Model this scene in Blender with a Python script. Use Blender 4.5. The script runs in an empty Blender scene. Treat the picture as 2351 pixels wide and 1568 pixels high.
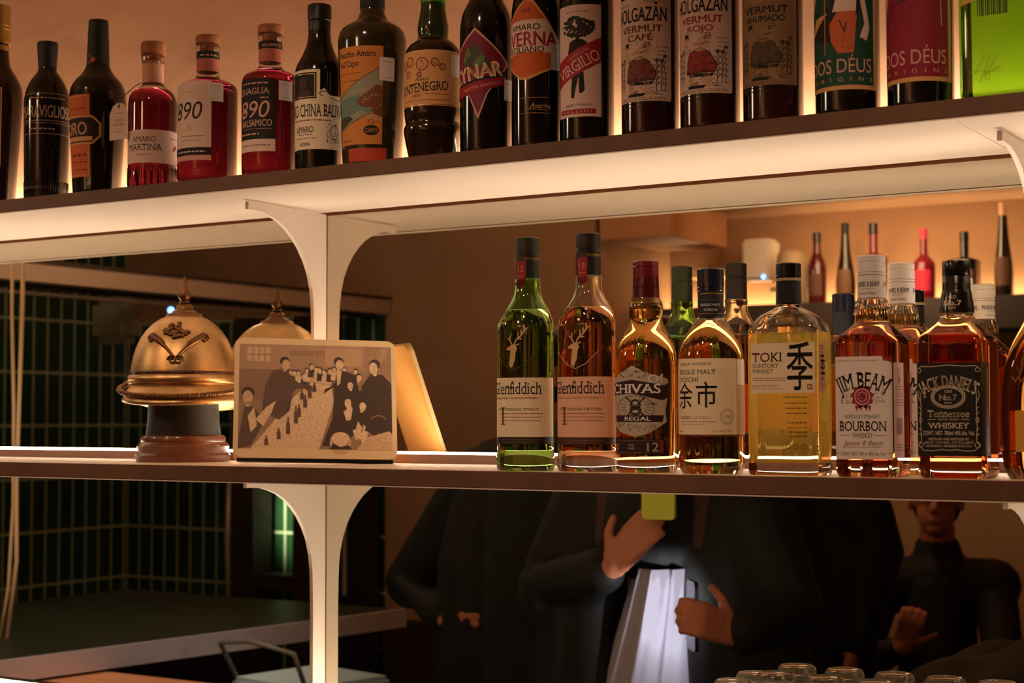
import bpy, bmesh, math, random
from mathutils import Vector, Matrix
random.seed(7)
sc = bpy.context.scene
COL = sc.collection
PI = math.pi

# ---------------------------------------------------------------- camera
YAW, PITCH, ROLL = 0.5517, 0.0478, -0.0017
CAM = Vector((0.0, -2.0, 1.42))
fw = Vector((-math.sin(YAW)*math.cos(PITCH), math.cos(YAW)*math.cos(PITCH), math.sin(PITCH)))
rt0 = Vector((math.cos(YAW), math.sin(YAW), 0)); up0 = rt0.cross(fw)
rt = rt0*math.cos(ROLL) + up0*math.sin(ROLL); up = up0*math.cos(ROLL) - rt0*math.sin(ROLL)
cd = bpy.data.cameras.new('camera'); cam = bpy.data.objects.new('camera', cd); COL.objects.link(cam)
cam.matrix_world = Matrix(((rt.x, up.x, -fw.x, CAM.x), (rt.y, up.y, -fw.y, CAM.y), (rt.z, up.z, -fw.z, CAM.z), (0, 0, 0, 1)))
cd.sensor_width = 36.0; cd.lens = 3685.0/2351*36
cd.clip_start = 0.05
cd.dof.use_dof = True; cd.dof.focus_distance = 2.10; cd.dof.aperture_fstop = 8.0
sc.camera = cam

# ---------------------------------------------------------------- world, lamps, exposure
def lin(c):
    return tuple((v/255/12.92 if v/255 <= .04045 else ((v/255+.055)/1.055)**2.4) for v in c)
w = bpy.data.worlds.new('world'); sc.world = w; w.use_nodes = True
w.node_tree.nodes['Background'].inputs[0].default_value = (1.0, .62, .38, 1)
w.node_tree.nodes['Background'].inputs[1].default_value = 0.03
sc.view_settings.view_transform = 'Standard'; sc.view_settings.look = 'None'
sc.view_settings.exposure = 0.0; sc.view_settings.gamma = 1.0; sc.view_settings.use_curve_mapping = False
cy = sc.cycles
cy.max_bounces = 14; cy.diffuse_bounces = 3; cy.glossy_bounces = 6; cy.transmission_bounces = 12; cy.transparent_max_bounces = 8
cy.caustics_reflective = True; cy.caustics_refractive = True; cy.blur_glossy = .5
cy.sample_clamp_indirect = 4.0; cy.use_denoising = True
def lamp(kind, name, loc, power, col, target=None, size=.1, angle=60, blend=.6):
    d = bpy.data.lights.new(name, kind); o = bpy.data.objects.new(name, d); COL.objects.link(o)
    o.location = loc; d.energy = power; d.color = col
    if kind == 'AREA': d.size = size
    else: d.shadow_soft_size = size
    if kind == 'SPOT': d.spot_size = math.radians(angle); d.spot_blend = blend
    if target: o.rotation_euler = (Vector(target)-Vector(loc)).to_track_quat('-Z', 'Y').to_euler()
    return o
WARM = (1.0, .66, .42)
# ceiling spotlights of the bar, aimed at the back bar
for i, x in enumerate((-2.25, -1.35, -.45)):
    lamp('SPOT', 'ceiling_spot_light', (x+.25, -1.55, 2.62), (26, 30, 34)[i], WARM, (x, -.2, 1.34), .06, 46, .9)
# fill lamps without fixtures, added to brighten the mirrored room
lamp('POINT', 'room_fill_light', (-2.0, -2.6, 2.45), 16, (1.0, .6, .33), size=.12)
lamp('POINT', 'room_fill_light', (-3.3, -1.5, 2.3), 15, (1.0, .75, .5), size=.12)

# ---------------------------------------------------------------- materials
MATS = {}
def mat(name, rgb, rough=.5, metal=0., trans=0., ior=1.45, emis=None, es=0., spec=.5, noise=0., nscale=20., bump=0., bscale=60., coat=0., stretch=None):
    if name in MATS: return MATS[name]
    m = bpy.data.materials.new(name); m.use_nodes = True; MATS[name] = m
    nt = m.node_tree; b = nt.nodes['Principled BSDF']; c = lin(rgb)
    b.inputs['Base Color'].default_value = (*c, 1); b.inputs['Roughness'].default_value = rough; b.inputs['Metallic'].default_value = metal
    b.inputs['Transmission Weight'].default_value = trans; b.inputs['IOR'].default_value = ior; b.inputs['Specular IOR Level'].default_value = spec
    b.inputs['Coat Weight'].default_value = coat
    if emis: b.inputs['Emission Color'].default_value = (*emis, 1); b.inputs['Emission Strength'].default_value = es
    if noise or bump:
        tc = nt.nodes.new('ShaderNodeTexCoord'); src = tc.outputs['Object']
        if stretch:
            mp = nt.nodes.new('ShaderNodeMapping'); mp.inputs['Scale'].default_value = stretch
            nt.links.new(src, mp.inputs['Vector']); src = mp.outputs['Vector']
    if noise:
        n = nt.nodes.new('ShaderNodeTexNoise'); n.inputs['Scale'].default_value = nscale; n.inputs['Detail'].default_value = 5
        r = nt.nodes.new('ShaderNodeValToRGB'); nt.links.new(src, n.inputs['Vector']); nt.links.new(n.outputs['Fac'], r.inputs['Fac'])
        r.color_ramp.elements[0].position = .3; r.color_ramp.elements[1].position = .7
        r.color_ramp.elements[0].color = (*[v*(1-noise) for v in c], 1); r.color_ramp.elements[1].color = (*[min(1, v*(1+noise)) for v in c], 1)
        nt.links.new(r.outputs['Color'], b.inputs['Base Color'])
    if bump:
        n2 = nt.nodes.new('ShaderNodeTexNoise'); n2.inputs['Scale'].default_value = bscale; n2.inputs['Detail'].default_value = 4
        bp = nt.nodes.new('ShaderNodeBump'); bp.inputs['Strength'].default_value = bump; bp.inputs['Distance'].default_value = .01
        nt.links.new(src, n2.inputs['Vector']); nt.links.new(n2.outputs['Fac'], bp.inputs['Height']); nt.links.new(bp.outputs['Normal'], b.inputs['Normal'])
    return m
def glass(name, col, ior=1.45, rough=0., milk=0., mc=None):
    if name in MATS: return MATS[name]
    m = bpy.data.materials.new(name); m.use_nodes = True; MATS[name] = m
    nt = m.node_tree; nt.nodes.clear()
    o = nt.nodes.new('ShaderNodeOutputMaterial'); g = nt.nodes.new('ShaderNodeBsdfPrincipled')
    g.inputs['Base Color'].default_value = (*col, 1); g.inputs['IOR'].default_value = ior; g.inputs['Roughness'].default_value = rough
    g.inputs['Transmission Weight'].default_value = 1.0
    if milk:   # a little cloudiness in the liquid
        t = nt.nodes.new('ShaderNodeBsdfTranslucent'); t.inputs['Color'].default_value = (*(mc or col), 1); x = nt.nodes.new('ShaderNodeMixShader'); x.inputs[0].default_value = milk
        nt.links.new(g.outputs['BSDF'], x.inputs[1]); nt.links.new(t.outputs['BSDF'], x.inputs[2]); nt.links.new(x.outputs['Shader'], o.inputs['Surface'])
    else: nt.links.new(g.outputs['BSDF'], o.inputs['Surface'])
    return m
LEDC = (1.0, .81, .60)
M_led = mat('led_diffuser', (255, 240, 220), .5, emis=LEDC, es=41)
M_panel = mat('cream_painted_steel', (236, 218, 202), .45, noise=.03, nscale=6)
M_edge = mat('brown_shelf_edge', (104, 70, 50), .55, noise=.12, nscale=30)
M_alu = mat('brushed_profile', (150, 118, 104), .5, metal=.3)
M_plaster = mat('terracotta_plaster', (208, 158, 122), .9, noise=.08, nscale=5, bump=.15, bscale=25)
M_mirror = mat('mirror_silver', (226, 222, 208), .0, metal=1.)
M_black = mat('black_gloss', (14, 12, 11), .25)
M_blackm = mat('black_matte', (16, 14, 13), .6)
M_ink = mat('black_ink', (24, 19, 17), .7)
M_paper = mat('cream_paper', (236, 219, 192), .75, noise=.03, nscale=80)
M_white = mat('white_paper', (240, 230, 222), .7)
M_gold = mat('gold_foil', (190, 150, 80), .35, metal=.8)
M_red = mat('red_ink', (150, 30, 40), .7)
M_maroon = mat('maroon_print', (120, 18, 48), .6)
M_grey = mat('grey_ink', (120, 100, 88), .8)
M_brownink = mat('brown_ink', (120, 60, 45), .8)
M_orange = mat('orange_paper', (205, 105, 45), .7)
M_cork = mat('cork_wood', (176, 112, 72), .8, noise=.2, nscale=120)

# ---------------------------------------------------------------- object helpers
def tag(o, label=None, cat=None, group=None, kind=None):
    if label: o['label'] = label
    if cat: o['category'] = cat
    if group: o['group'] = group
    if kind: o['kind'] = kind
    return o
def empty(name, loc, rz=0., label=None, cat=None, group=None):
    o = bpy.data.objects.new(name, None); COL.objects.link(o); o.location = loc; o.rotation_euler = (0, 0, rz); o.empty_display_size = .02
    return tag(o, label, cat, group)
def link(name, me, mats, parent=None, smooth=True):
    o = bpy.data.objects.new(name, me); COL.objects.link(o)
    for m in (mats if isinstance(mats, (list, tuple)) else [mats]): me.materials.append(m)
    if smooth and len(me.polygons): me.polygons.foreach_set('use_smooth', [True]*len(me.polygons))
    if parent: o.parent = parent
    return o
def obj(name, bm, mats, parent=None, smooth=False, norm=True, label=None):
    me = bpy.data.meshes.new(name)
    if norm: bmesh.ops.recalc_face_normals(bm, faces=bm.faces[:])
    bm.to_mesh(me); bm.free()
    o = link(name, me, mats, parent, smooth)
    if label: o['label'] = label
    return o
def box(bm, x0, x1, y0, y1, z0, z1, mi=0, bev=0.):
    vs = [bm.verts.new((x, y, z)) for x in (x0, x1) for y in (y0, y1) for z in (z0, z1)]
    fs = [bm.faces.new([vs[i] for i in q]) for q in ((0, 1, 3, 2), (4, 6, 7, 5), (0, 4, 5, 1), (2, 3, 7, 6), (0, 2, 6, 4), (1, 5, 7, 3))]
    for f in fs: f.material_index = mi
    if bev:
        bmesh.ops.bevel(bm, geom=list({e for f in fs for e in f.edges}), offset=bev, segments=2, affect='EDGES')
    return fs
def boxo(name, dims, m, parent=None, bev=0., label=None):
    bm = bmesh.new(); box(bm, *dims, bev=bev); return obj(name, bm, m, parent, label=label)
def tube(bm, pts, r, n=10, mi=0, closed=False, caps=True):
    pts = [Vector(p) for p in pts]; rings = []
    rs = r if isinstance(r, (list, tuple)) else [r]*len(pts)
    prev = None
    for i, p in enumerate(pts):
        a = pts[(i-1) % len(pts)] if (i > 0 or closed) else p; b = pts[(i+1) % len(pts)] if (i < len(pts)-1 or closed) else p
        t = (b-a).normalized()
        if prev is None:
            u = t.orthogonal().normalized()
        else:
            u = (prev - t*prev.dot(t)).normalized()
        prev = u; v = t.cross(u)
        rings.append([bm.verts.new(p+(u*math.cos(2*PI*k/n)+v*math.sin(2*PI*k/n))*rs[i]) for k in range(n)])
    m = len(rings)
    for i in range(m if closed else m-1):
        A, B = rings[i], rings[(i+1) % m]
        for k in range(n):
            f = bm.faces.new((A[k], A[(k+1) % n], B[(k+1) % n], B[k])); f.material_index = mi
    if caps and not closed:
        for R_ in (rings[0][::-1], rings[-1]):
            f = bm.faces.new(R_); f.material_index = mi
def ball(bm, c, r, seg=16, mi=0, rot=None):
    r = r if isinstance(r, (list, tuple)) else (r, r, r)
    M = Matrix.Translation(Vector(c)) @ (rot.to_4x4() if rot else Matrix.Identity(4)) @ Matrix.Diagonal((*r, 1))
    n0 = len(bm.faces)
    bmesh.ops.create_uvsphere(bm, u_segments=seg, v_segments=max(6, seg//2), radius=1, matrix=M)
    bm.faces.ensure_lookup_table()
    for f in bm.faces[n0:]: f.material_index = mi
def lathe(bm, prof, n=48, mi=0, c=(0, 0, 0), sx=1., sy=1.):
    rings = []
    for r, z in prof:
        if r < 1e-6: rings.append([bm.verts.new((c[0], c[1], c[2]+z))])
        else: rings.append([bm.verts.new((c[0]+r*sx*math.cos(2*PI*k/n), c[1]+r*sy*math.sin(2*PI*k/n), c[2]+z)) for k in range(n)])
    for A, B in zip(rings, rings[1:]):
        for k in range(n):
            q = [A[k % len(A)], A[(k+1) % n % len(A)], B[(k+1) % n % len(B)], B[k % len(B)]]
            q = list(dict.fromkeys(q))
            if len(q) > 2: bm.faces.new(q).material_index = mi
def fil(pts, seg=4):
    """round the corners of a list of tuples; last value of each is the fillet length"""
    out = []
    P = [tuple(p) for p in pts]
    for i, p in enumerate(P):
        q = p[:-1]; f = p[-1]
        if f <= 0 or i in (0, len(P)-1): out.append(q); continue
        a, b = P[i-1][:-1], P[i+1][:-1]
        def mix(u, v, d):
            L = math.hypot(u[0]-v[0], u[1]-v[1]) or 1; t = min(.5, d/L)
            return tuple(x+(y-x)*t for x, y in zip(u, v))
        s, e = mix(q, a, f), mix(q, b, f)
        for k in range(seg+1):
            t = k/seg
            out.append(tuple((1-t)**2*x+2*t*(1-t)*y+t*t*z for x, y, z in zip(s, q, e)))
    return out

# ---------------------------------------------------------------- label sheets: flat drawing in millimetres, then wrapped onto a bottle
class Sheet:
    def __init__(s): s.bm = bmesh.new(); s.mats = []; s.lv = 0.
    def mi(s, m):
        if m not in s.mats: s.mats.append(m)
        return s.mats.index(m)
    def up(s, d=.08): s.lv += d; return s
    def poly(s, pts, m):
        try: f = s.bm.faces.new([s.bm.verts.new((x, y, s.lv)) for x, y in pts]); f.material_index = s.mi(m); f.normal_update()
        except ValueError: return
        if f.normal.z < 0: f.normal_flip()
    def rect(s, x0, x1, y0, y1, m, r=0.):
        if r:
            pts = []
            for cx, cy_, a in ((x1-r, y0+r, -90), (x1-r, y1-r, 0), (x0+r, y1-r, 90), (x0+r, y0+r, 180)):
                for k in range(5):
                    t = math.radians(a+k*22.5); pts.append((cx+r*math.cos(t), cy_+r*math.sin(t)))
            s.poly(pts, m)
        else: s.poly([(x0, y0), (x1, y0), (x1, y1), (x0, y1)], m)
    def frame(s, x0, x1, y0, y1, t, m):
        s.rect(x0, x1, y0, y0+t, m); s.rect(x0, x1, y1-t, y1, m); s.rect(x0, x0+t, y0+t, y1-t, m); s.rect(x1-t, x1, y0+t, y1-t, m)
    def ell(s, cx, cy_, a, b, m, n=24, rot=0.):
        c, d = math.cos(rot), math.sin(rot)
        s.poly([(cx+a*math.cos(2*PI*k/n)*c-b*math.sin(2*PI*k/n)*d, cy_+a*math.cos(2*PI*k/n)*d+b*math.sin(2*PI*k/n)*c) for k in range(n)], m)
    def ring(s, cx, cy_, a, b, t, m, n=28, a0=0, a1=360):
        A = math.radians(a0); B = math.radians(a1)
        for k in range(n):
            p, q = A+(B-A)*k/n, A+(B-A)*(k+1)/n
            s.poly([(cx+a*math.cos(p), cy_+b*math.sin(p)), (cx+a*math.cos(q), cy_+b*math.sin(q)), (cx+(a-t)*math.cos(q), cy_+(b-t)*math.sin(q)), (cx+(a-t)*math.cos(p), cy_+(b-t)*math.sin(p))], m)
    def line(s, pts, t, m, taper=False):
        n = len(pts)
        for i, (p, q) in enumerate(zip(pts, pts[1:])):
            dx, dy = q[0]-p[0], q[1]-p[1]; L = math.hypot(dx, dy) or 1; nx, ny = -dy/L/2, dx/L/2
            t0 = t*(1-i/(n-1)*.85) if taper else t; t1 = t*(1-(i+1)/(n-1)*.85) if taper else t
            s.poly([(p[0]+nx*t0, p[1]+ny*t0), (p[0]-nx*t0, p[1]-ny*t0), (q[0]-nx*t1, q[1]-ny*t1), (q[0]+nx*t1, q[1]+ny*t1)], m)
    def micro(s, x0, x1, y, h, m):
        x = x0; h *= .62
        while x < x1:
            d = random.uniform(1.2, 4.5)*h; s.rect(x, min(x1, x+d), y, y+h, m); x += d+h*.9
    def text(s, t, cx, cy_, h, m, w=None, bold=0., shear=0., serif=False, arc=0., align='C', rot=0., xs=1., spacing=1.):
        c = bpy.data.curves.new('t', 'FONT'); c.body = t; c.size = 1; c.shear = shear; c.space_character = spacing; c.resolution_u = 4
        o = bpy.data.objects.new('t', c); me = o.to_mesh()
        vs = [v.co.copy() for v in me.vertices]; fs = [tuple(p.vertices) for p in me.polygons]
        o.to_mesh_clear(); bpy.data.objects.remove(o); bpy.data.curves.remove(c)
        if not vs: return
        rects = []
        if serif:
            cnt = {}
            for f in fs:
                for a, b in zip(f, f[1:]+f[:1]):
                    k = (min(a, b), max(a, b)); cnt.setdefault(k, []).append(f)
            for (a, b), ff in cnt.items():
                if len(ff) == 1:
                    A, B = vs[a], vs[b]
                    if abs(A.y-B.y) < .012 and .05 < abs(A.x-B.x) < .24:
                        oy = sum(vs[i].y for i in ff[0])/len(ff[0]); sg = 1 if oy > A.y else -1
                        x0, x1 = min(A.x, B.x)-.065, max(A.x, B.x)+.065
                        rects.append([(x0, A.y), (x1, A.y), (x1, A.y+sg*.055), (x0, A.y+sg*.055)])
        xa = min(v.x for v in vs); xb = max(v.x for v in vs); ya = min(v.y for v in vs); yb = max(v.y for v in vs)
        cap = .73 if ya > -.12 else (yb-ya)*.78
        sy = h/.73; sx = (w/(xb-xa)) if w else sy*xs
        mx = (xa+xb)/2 if align == 'C' else (xa if align == 'L' else xb); my = .36
        if any(ord(ch) > 0x2e00 for ch in t): my = .38
        cr, sr = math.cos(rot), math.sin(rot)
        def tr(x, y):
            X, Y = (x-mx)*sx, (y-my)*sy
            if arc:
                R = arc; a = X/R; X, Y = (R+Y)*math.sin(a), (R+Y)*math.cos(a)-R
            return (cx+X*cr-Y*sr, cy_+X*sr+Y*cr, s.lv)
        k = s.mi(m)
        for q in ((-.8*bold, 0), (.8*bold, 0), (0, .5*bold), (0, -.5*bold)) if bold > .004 else ((0, 0),):   # overprinted for weight
            bv = [s.bm.verts.new(tr(v.x+q[0], v.y+q[1])) for v in vs]
            for f in fs:
                try: F_ = s.bm.faces.new([bv[i] for i in f]); F_.material_index = k
                except ValueError: pass
        for r in rects:
            s.poly([tr(*p)[:2] for p in r], m)
    def art(s, seed, x0, x1, y0, y1, m, n=40, t=.5):
        """small engraving-like strokes"""
        rnd = random.Random(seed)
        for k in range(n):
            x, y = rnd.uniform(x0, x1), rnd.uniform(y0, y1); a = rnd.uniform(0, PI); L = rnd.uniform(1, 3.5)
            s.line([(x, y), (x+L*math.cos(a), y+L*math.sin(a))], t, m)
    def cut(s, step, zs=()):
        bm = s.bm
        if not bm.verts: return
        z0 = min(v.co.y for v in bm.verts); z1 = max(v.co.y for v in bm.verts)
        for z in zs:
            if z0+.01 < z < z1-.01: bmesh.ops.bisect_plane(bm, geom=bm.verts[:]+bm.edges[:]+bm.faces[:], plane_co=(0, z, 0), plane_no=(0, 1, 0), dist=1e-5)
        x0 = min(v.co.x for v in bm.verts); x1 = max(v.co.x for v in bm.verts)
        k = math.ceil(x0/step)
        while k*step < x1:
            bmesh.ops.bisect_plane(bm, geom=bm.verts[:]+bm.edges[:]+bm.faces[:], plane_co=(k*step, 0, 0), plane_no=(1, 0, 0), dist=1e-5); k += 1
    def wrap(s, name, surf, parent, step=4., label=None, off=.25):
        s.cut(step, getattr(surf, 'zs', ()))
        for v in s.bm.verts:
            v.co = Vector(surf(v.co.x, v.co.y, v.co.z+off))*.001
        me = bpy.data.meshes.new(name); s.bm.to_mesh(me); s.bm.free()
        o = link(name, me, s.mats, parent, False)
        if label: o['label'] = label
        return o

# ---------------------------------------------------------------- bottles
def section(a, b, n, tri, t):
    if tri:
        r = 1-tri*math.cos(3*t); return (a*r*math.sin(t), -b*r*math.cos(t))
    s_, c_ = math.sin(t), math.cos(t)   # polar form of a superellipse
    r = (abs(s_/a)**n+abs(c_/b)**n)**(-1/n)
    return (r*s_, -r*c_)
class Prof:
    """list of (z, r, fillet[, n]) in mm; asp = depth over width; tri = three-cornered"""
    def __init__(s, pts, n=2., asp=1., tri=0., seg=64):
        full = []; s.sq = max([n]+[p[3] for p in pts if len(p) > 3]) > 3; s.pc = math.atan2(1, asp)
        for p in pts:
            nn = p[3] if len(p) > 3 else n; ap = p[4] if len(p) > 4 else asp
            full.append((p[0], p[1], nn, ap, p[5] if len(p) > 5 else tri, p[2]))
        s.rings = fil(full); s.seg = seg; s.tab = {}
    def at(s, z):
        R = s.rings
        if z <= R[0][0]: return R[0]
        for A, B in zip(R, R[1:]):
            if A[0] <= z <= B[0] and B[0] > A[0]:
                t = (z-A[0])/(B[0]-A[0]); return tuple(x+(y-x)*t for x, y in zip(A, B))
        return R[-1]
    def ts(s, ring):
        if not s.sq: return [2*PI*k/s.seg for k in range(s.seg)]
        h = s.seg//8; q = [s.pc*(1-(1-k/h)**2) for k in range(h)]+[s.pc+(PI/2-s.pc)*(k/h)**2 for k in range(h)]   # denser at the corners
        m = [PI/2]+[PI-t for t in q[:0:-1]]
        half = q+m
        return half+[t+PI for t in half]
    def ring_pts(s, ring, shrink=0.):
        z, r, n, ap, tri = ring[:5]; r2 = max(.5, r-shrink)
        return [section(r2, max(.5, r*ap-shrink), n, tri, t) for t in s.ts(ring)]
    def surf(s, zref):
        z, r, n, ap, tri = s.at(zref)[:5]; N = 1440; tab = [0.]; last = section(r, r*ap, n, tri, -PI); ts = [-PI]
        for k in range(1, N+1):
            t = -PI+2*PI*k/N; p = section(r, r*ap, n, tri, t); tab.append(tab[-1]+math.hypot(p[0]-last[0], p[1]-last[1])); ts.append(t); last = p
        c = tab[N//2]; tab = [v-c for v in tab]
        import bisect
        def f(x, zz, off):
            i = min(max(1, bisect.bisect(tab, x)), N); t = ts[i-1]+(ts[i]-ts[i-1])*(x-tab[i-1])/max(1e-9, tab[i]-tab[i-1])
            _, R, n_, a_, tr = s.at(zz)[:5]
            p = section(R, R*a_, n_, tr, t); q = section(R, R*a_, n_, tr, t+.004); o = section(R, R*a_, n_, tr, t-.004)
            tx, ty = q[0]-o[0], q[1]-o[1]; L = math.hypot(tx, ty) or 1
            return (p[0]+ty/L*off, p[1]-tx/L*off, zz)
        f.zs = sorted({r[0] for r in s.rings})
        return f
    def shell(s, z0, z1, mi=0, bottom=False, top=False, bm=None, shrink=0., flip=False):
        bm = bm or bmesh.new(); rs = [s.at(z0)] + [r for r in s.rings if z0+1e-6 < r[0] < z1-1e-6] + [s.at(z1)]
        return bm, s.loft(bm, rs, mi, bottom, top, shrink, flip)
    def loft(s, bm, rs, mi, bottom, top, shrink, flip):
        rings = [[bm.verts.new((x*.001, y*.001, r[0]*.001)) for x, y in s.ring_pts(r, shrink)] for r in rs]
        def F(vs):
            try: f = bm.faces.new(vs if not flip else vs[::-1]); f.material_index = mi
            except ValueError: pass
        n = s.seg
        for A, B in zip(rings, rings[1:]):
            for k in range(n): F((A[k], A[(k+1) % n], B[(k+1) % n], B[k]))
        if bottom: F(rings[0][::-1])
        if top: F(rings[-1])
        return rings
def mesh_of(name, bm, mats, parent, label=None):
    me = bpy.data.meshes.new(name); bm.to_mesh(me); bm.free(); o = link(name, me, mats, parent, True)
    me.set_sharp_from_angle(angle=math.radians(38))
    if label: o['label'] = label
    return o
Z_UP, Z_UPB, Z_LO, Z_LOB, DEPTH = 1.7644, 1.7442, 1.3530, 1.3316, .282
def bottle(X, d, z, label, P, body, group, split, level=None, neck=None, wall=2.6, base=0., basem=None, rz=0., thin=None):
    """body: glass, filled up to level; neck: glass above the liquid, hollow"""
    root = empty('bottle', (X, -d, z+.0004), rz, label, 'bottle', group)
    top = P.rings[-1][0]
    if level is None:
        bm, _ = P.shell(0, split, 0, True, False); mesh_of('body', bm, [body], root)
        bm, _ = P.shell(split, top, 0, False, True); mesh_of('neck', bm, [neck or body], root)
    else:
        bm = bmesh.new()
        zt = thin[0] if thin else level
        if thin: P.shell(zt, level, 2, False, False, bm)
        if base: P.shell(0, base, 1, True, False, bm); P.shell(base, zt, 0, False, False, bm)
        else: P.shell(0, level, 0, True, False, bm)
        mesh_of('body', bm, [body, basem or body]+([thin[1]] if thin else []), root)
        bm, _ = P.shell(level, top, 0, False, True)
        # the hollow above the liquid: faces turned inward
        rs = [P.at(level+.4)] + [r for r in P.rings if level+.5 < r[0] < top-4] + [P.at(top-4)]
        P.loft(bm, rs, 1, True, True, wall, True)
        mesh_of('neck', bm, [neck, neck], root)
    return root
def lmesh(name, prof, m, parent, n=40, ribs=None, label=None):
    """turned part, profile (r, z) in mm"""
    bm = bmesh.new(); lathe(bm, [(r*.001, z*.001) for r, z in prof], n)
    bmesh.ops.recalc_face_normals(bm, faces=bm.faces[:])
    me = bpy.data.meshes.new(name); bm.to_mesh(me); bm.free(); o = link(name, me, m, parent, True)
    me.set_sharp_from_angle(angle=math.radians(32))
    if label: o['label'] = label
    return o
def cap(root, z0, z1, r0, m, r1=None, grooves=(), name='cap', label=None, e=1.2):
    r1 = r1 or r0; p = [(0, z0), (r0-.3, z0), (r0, z0+.3)]
    for g in sorted(grooves):
        rr = r0+(r1-r0)*(g-z0)/(z1-z0); p += [(rr, g-.9), (rr-.6, g-.4), (rr-.6, g+.4), (rr, g+.9)]
    p += [(r1, z1-e), (r1-e*.4, z1-e*.4), (r1-e, z1), (0, z1)]
    return lmesh(name, p, m, root, label=label)
def sleeve(root, pts, m, name='sleeve', label=None):
    """thin closed collar around the neck, pts (r, z)"""
    p = [(pts[0][0]-1, pts[0][1])]+list(pts)+[(pts[-1][0]-1, pts[-1][1])]
    return lmesh(name, p+[p[0]], m, root, label=label)
# ---------------------------------------------------------------- the setting
def struct(name, dims, m): return tag(boxo(name, dims, m), kind='structure')
XL, XR, YF = -5.42, 2.6, -3.4
M_tile = bpy.data.materials.new('green_stack_tiles'); M_tile.use_nodes = True
def tile_nodes():
    nt = M_tile.node_tree; b = nt.nodes['Principled BSDF']; tc = nt.nodes.new('ShaderNodeTexCoord'); sp = nt.nodes.new('ShaderNodeSeparateXYZ')
    nt.links.new(tc.outputs['Object'], sp.inputs[0])
    ad = nt.nodes.new('ShaderNodeMath'); ad.operation = 'ADD'; nt.links.new(sp.outputs[0], ad.inputs[0]); nt.links.new(sp.outputs[1], ad.inputs[1])
    def grid(src, size, gap, off):
        a = nt.nodes.new('ShaderNodeMath'); a.operation = 'ADD'; nt.links.new(src, a.inputs[0]); a.inputs[1].default_value = 50*size+off
        d = nt.nodes.new('ShaderNodeMath'); d.operation = 'DIVIDE'; nt.links.new(a.outputs[0], d.inputs[0]); d.inputs[1].default_value = size
        f = nt.nodes.new('ShaderNodeMath'); f.operation = 'FRACT'; nt.links.new(d.outputs[0], f.inputs[0])
        l = nt.nodes.new('ShaderNodeMath'); l.operation = 'LESS_THAN'; nt.links.new(f.outputs[0], l.inputs[0]); l.inputs[1].default_value = gap
        return l.outputs[0]
    g = nt.nodes.new('ShaderNodeMath'); g.operation = 'MAXIMUM'
    nt.links.new(grid(ad.outputs[0], .078, .13, 0), g.inputs[0]); nt.links.new(grid(sp.outputs[2], .231, .05, .0), g.inputs[1])
    mx = nt.nodes.new('ShaderNodeMix'); mx.data_type = 'RGBA'; nt.links.new(g.outputs[0], mx.inputs[0])
    mx.inputs[6].default_value = (*lin((36, 62, 38)), 1); mx.inputs[7].default_value = (*lin((160, 165, 132)), 1)
    nt.links.new(mx.outputs[2], b.inputs['Base Color'])
    r = nt.nodes.new('ShaderNodeMath'); r.operation = 'MULTIPLY_ADD'; nt.links.new(g.outputs[0], r.inputs[0]); r.inputs[1].default_value = .5; r.inputs[2].default_value = .22
    nt.links.new(r.outputs[0], b.inputs['Roughness'])
tile_nodes()
M_dark = mat('dark_wood', (48, 34, 26), .5, noise=.2, nscale=12)
M_floor = mat('dark_floor', (58, 44, 36), .5, noise=.2, nscale=8)
M_brownwall = mat('brown_plaster', (158, 118, 86), .9, noise=.1, nscale=4, bump=.1, bscale=20)
struct('floor', (XL-.1, XR+.1, -4.2, .2, -.05, 0), M_floor)
struct('ceiling', (XL-.1, XR+.1, -4.2, .2, 2.85, 2.95), M_brownwall)
struct('wall_back', (XL-.1, XR+.1, .012, .2, 0, 2.85), M_plaster)
struct('wall_left', (XL-.1, XL, -4.2, .012, 0, 2.85), M_tile)
struct('wall_right', (XR, XR+.1, -4.2, .012, 0, 2.85), M_brownwall)
struct('wall_tiled', (XL, -3.94, YF-.1, YF, 0, 1.86), M_tile)
struct('wall_front', (-3.94, -2.95, -4.1, YF, 0, 2.85), M_brownwall)
struct('wall_upper', (XL, -3.94, YF-.1, YF, 1.86, 2.85), M_brownwall)
struct('trim_2', (-3.938, -2.94, YF+.0005, YF+.02, 0, .60), M_dark)  # dark dado, added only to blacken the foot of this wall
struct('wall_niche', (-2.95, XR, -4.2, -4.06, 0, 2.85), M_brownwall)

# mirror behind the lower shelf
bm = bmesh.new(); box(bm, -3.6, .35, 0, .006, .94, Z_UPB-.004)
tag(obj('mirror', bm, M_mirror), 'large mirror panel between the two bottle shelves, reflecting the dim bar room', 'mirror')

# shelves: cream steel underside, brown front edge
def shelf(zt, zb, label):
    r = empty('shelf', (-1.6, 0, zb), 0, label, 'shelf')
    bm = bmesh.new()
    for x0, x1 in ((-3.6, -.502), (-.501, .35)):
        box(bm, x0+1.6, x1+1.6, -DEPTH+.0125, -.0012, .0012, zt-zb)
    obj('panel', bm, M_panel, r)
    bm = bmesh.new(); box(bm, -2.0, 1.95, -DEPTH, -DEPTH+.0117, .0, zt-zb, bev=.0008)
    obj('front_edge', bm, M_edge, r)
    bm = bmesh.new(); box(bm, -2.0, 1.95, -DEPTH-.0003, -DEPTH+.0117, -.0016, -.0002)
    obj('bottom_lip', bm, M_panel, r)
    return r
shelf(Z_UP, Z_UPB, 'upper shelf with cream underside and brown edge, loaded with a row of liqueur bottles')
shelf(Z_LO, Z_LOB, 'lower shelf with brown front edge carrying whisky bottles, brass helmet and photograph')
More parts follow.
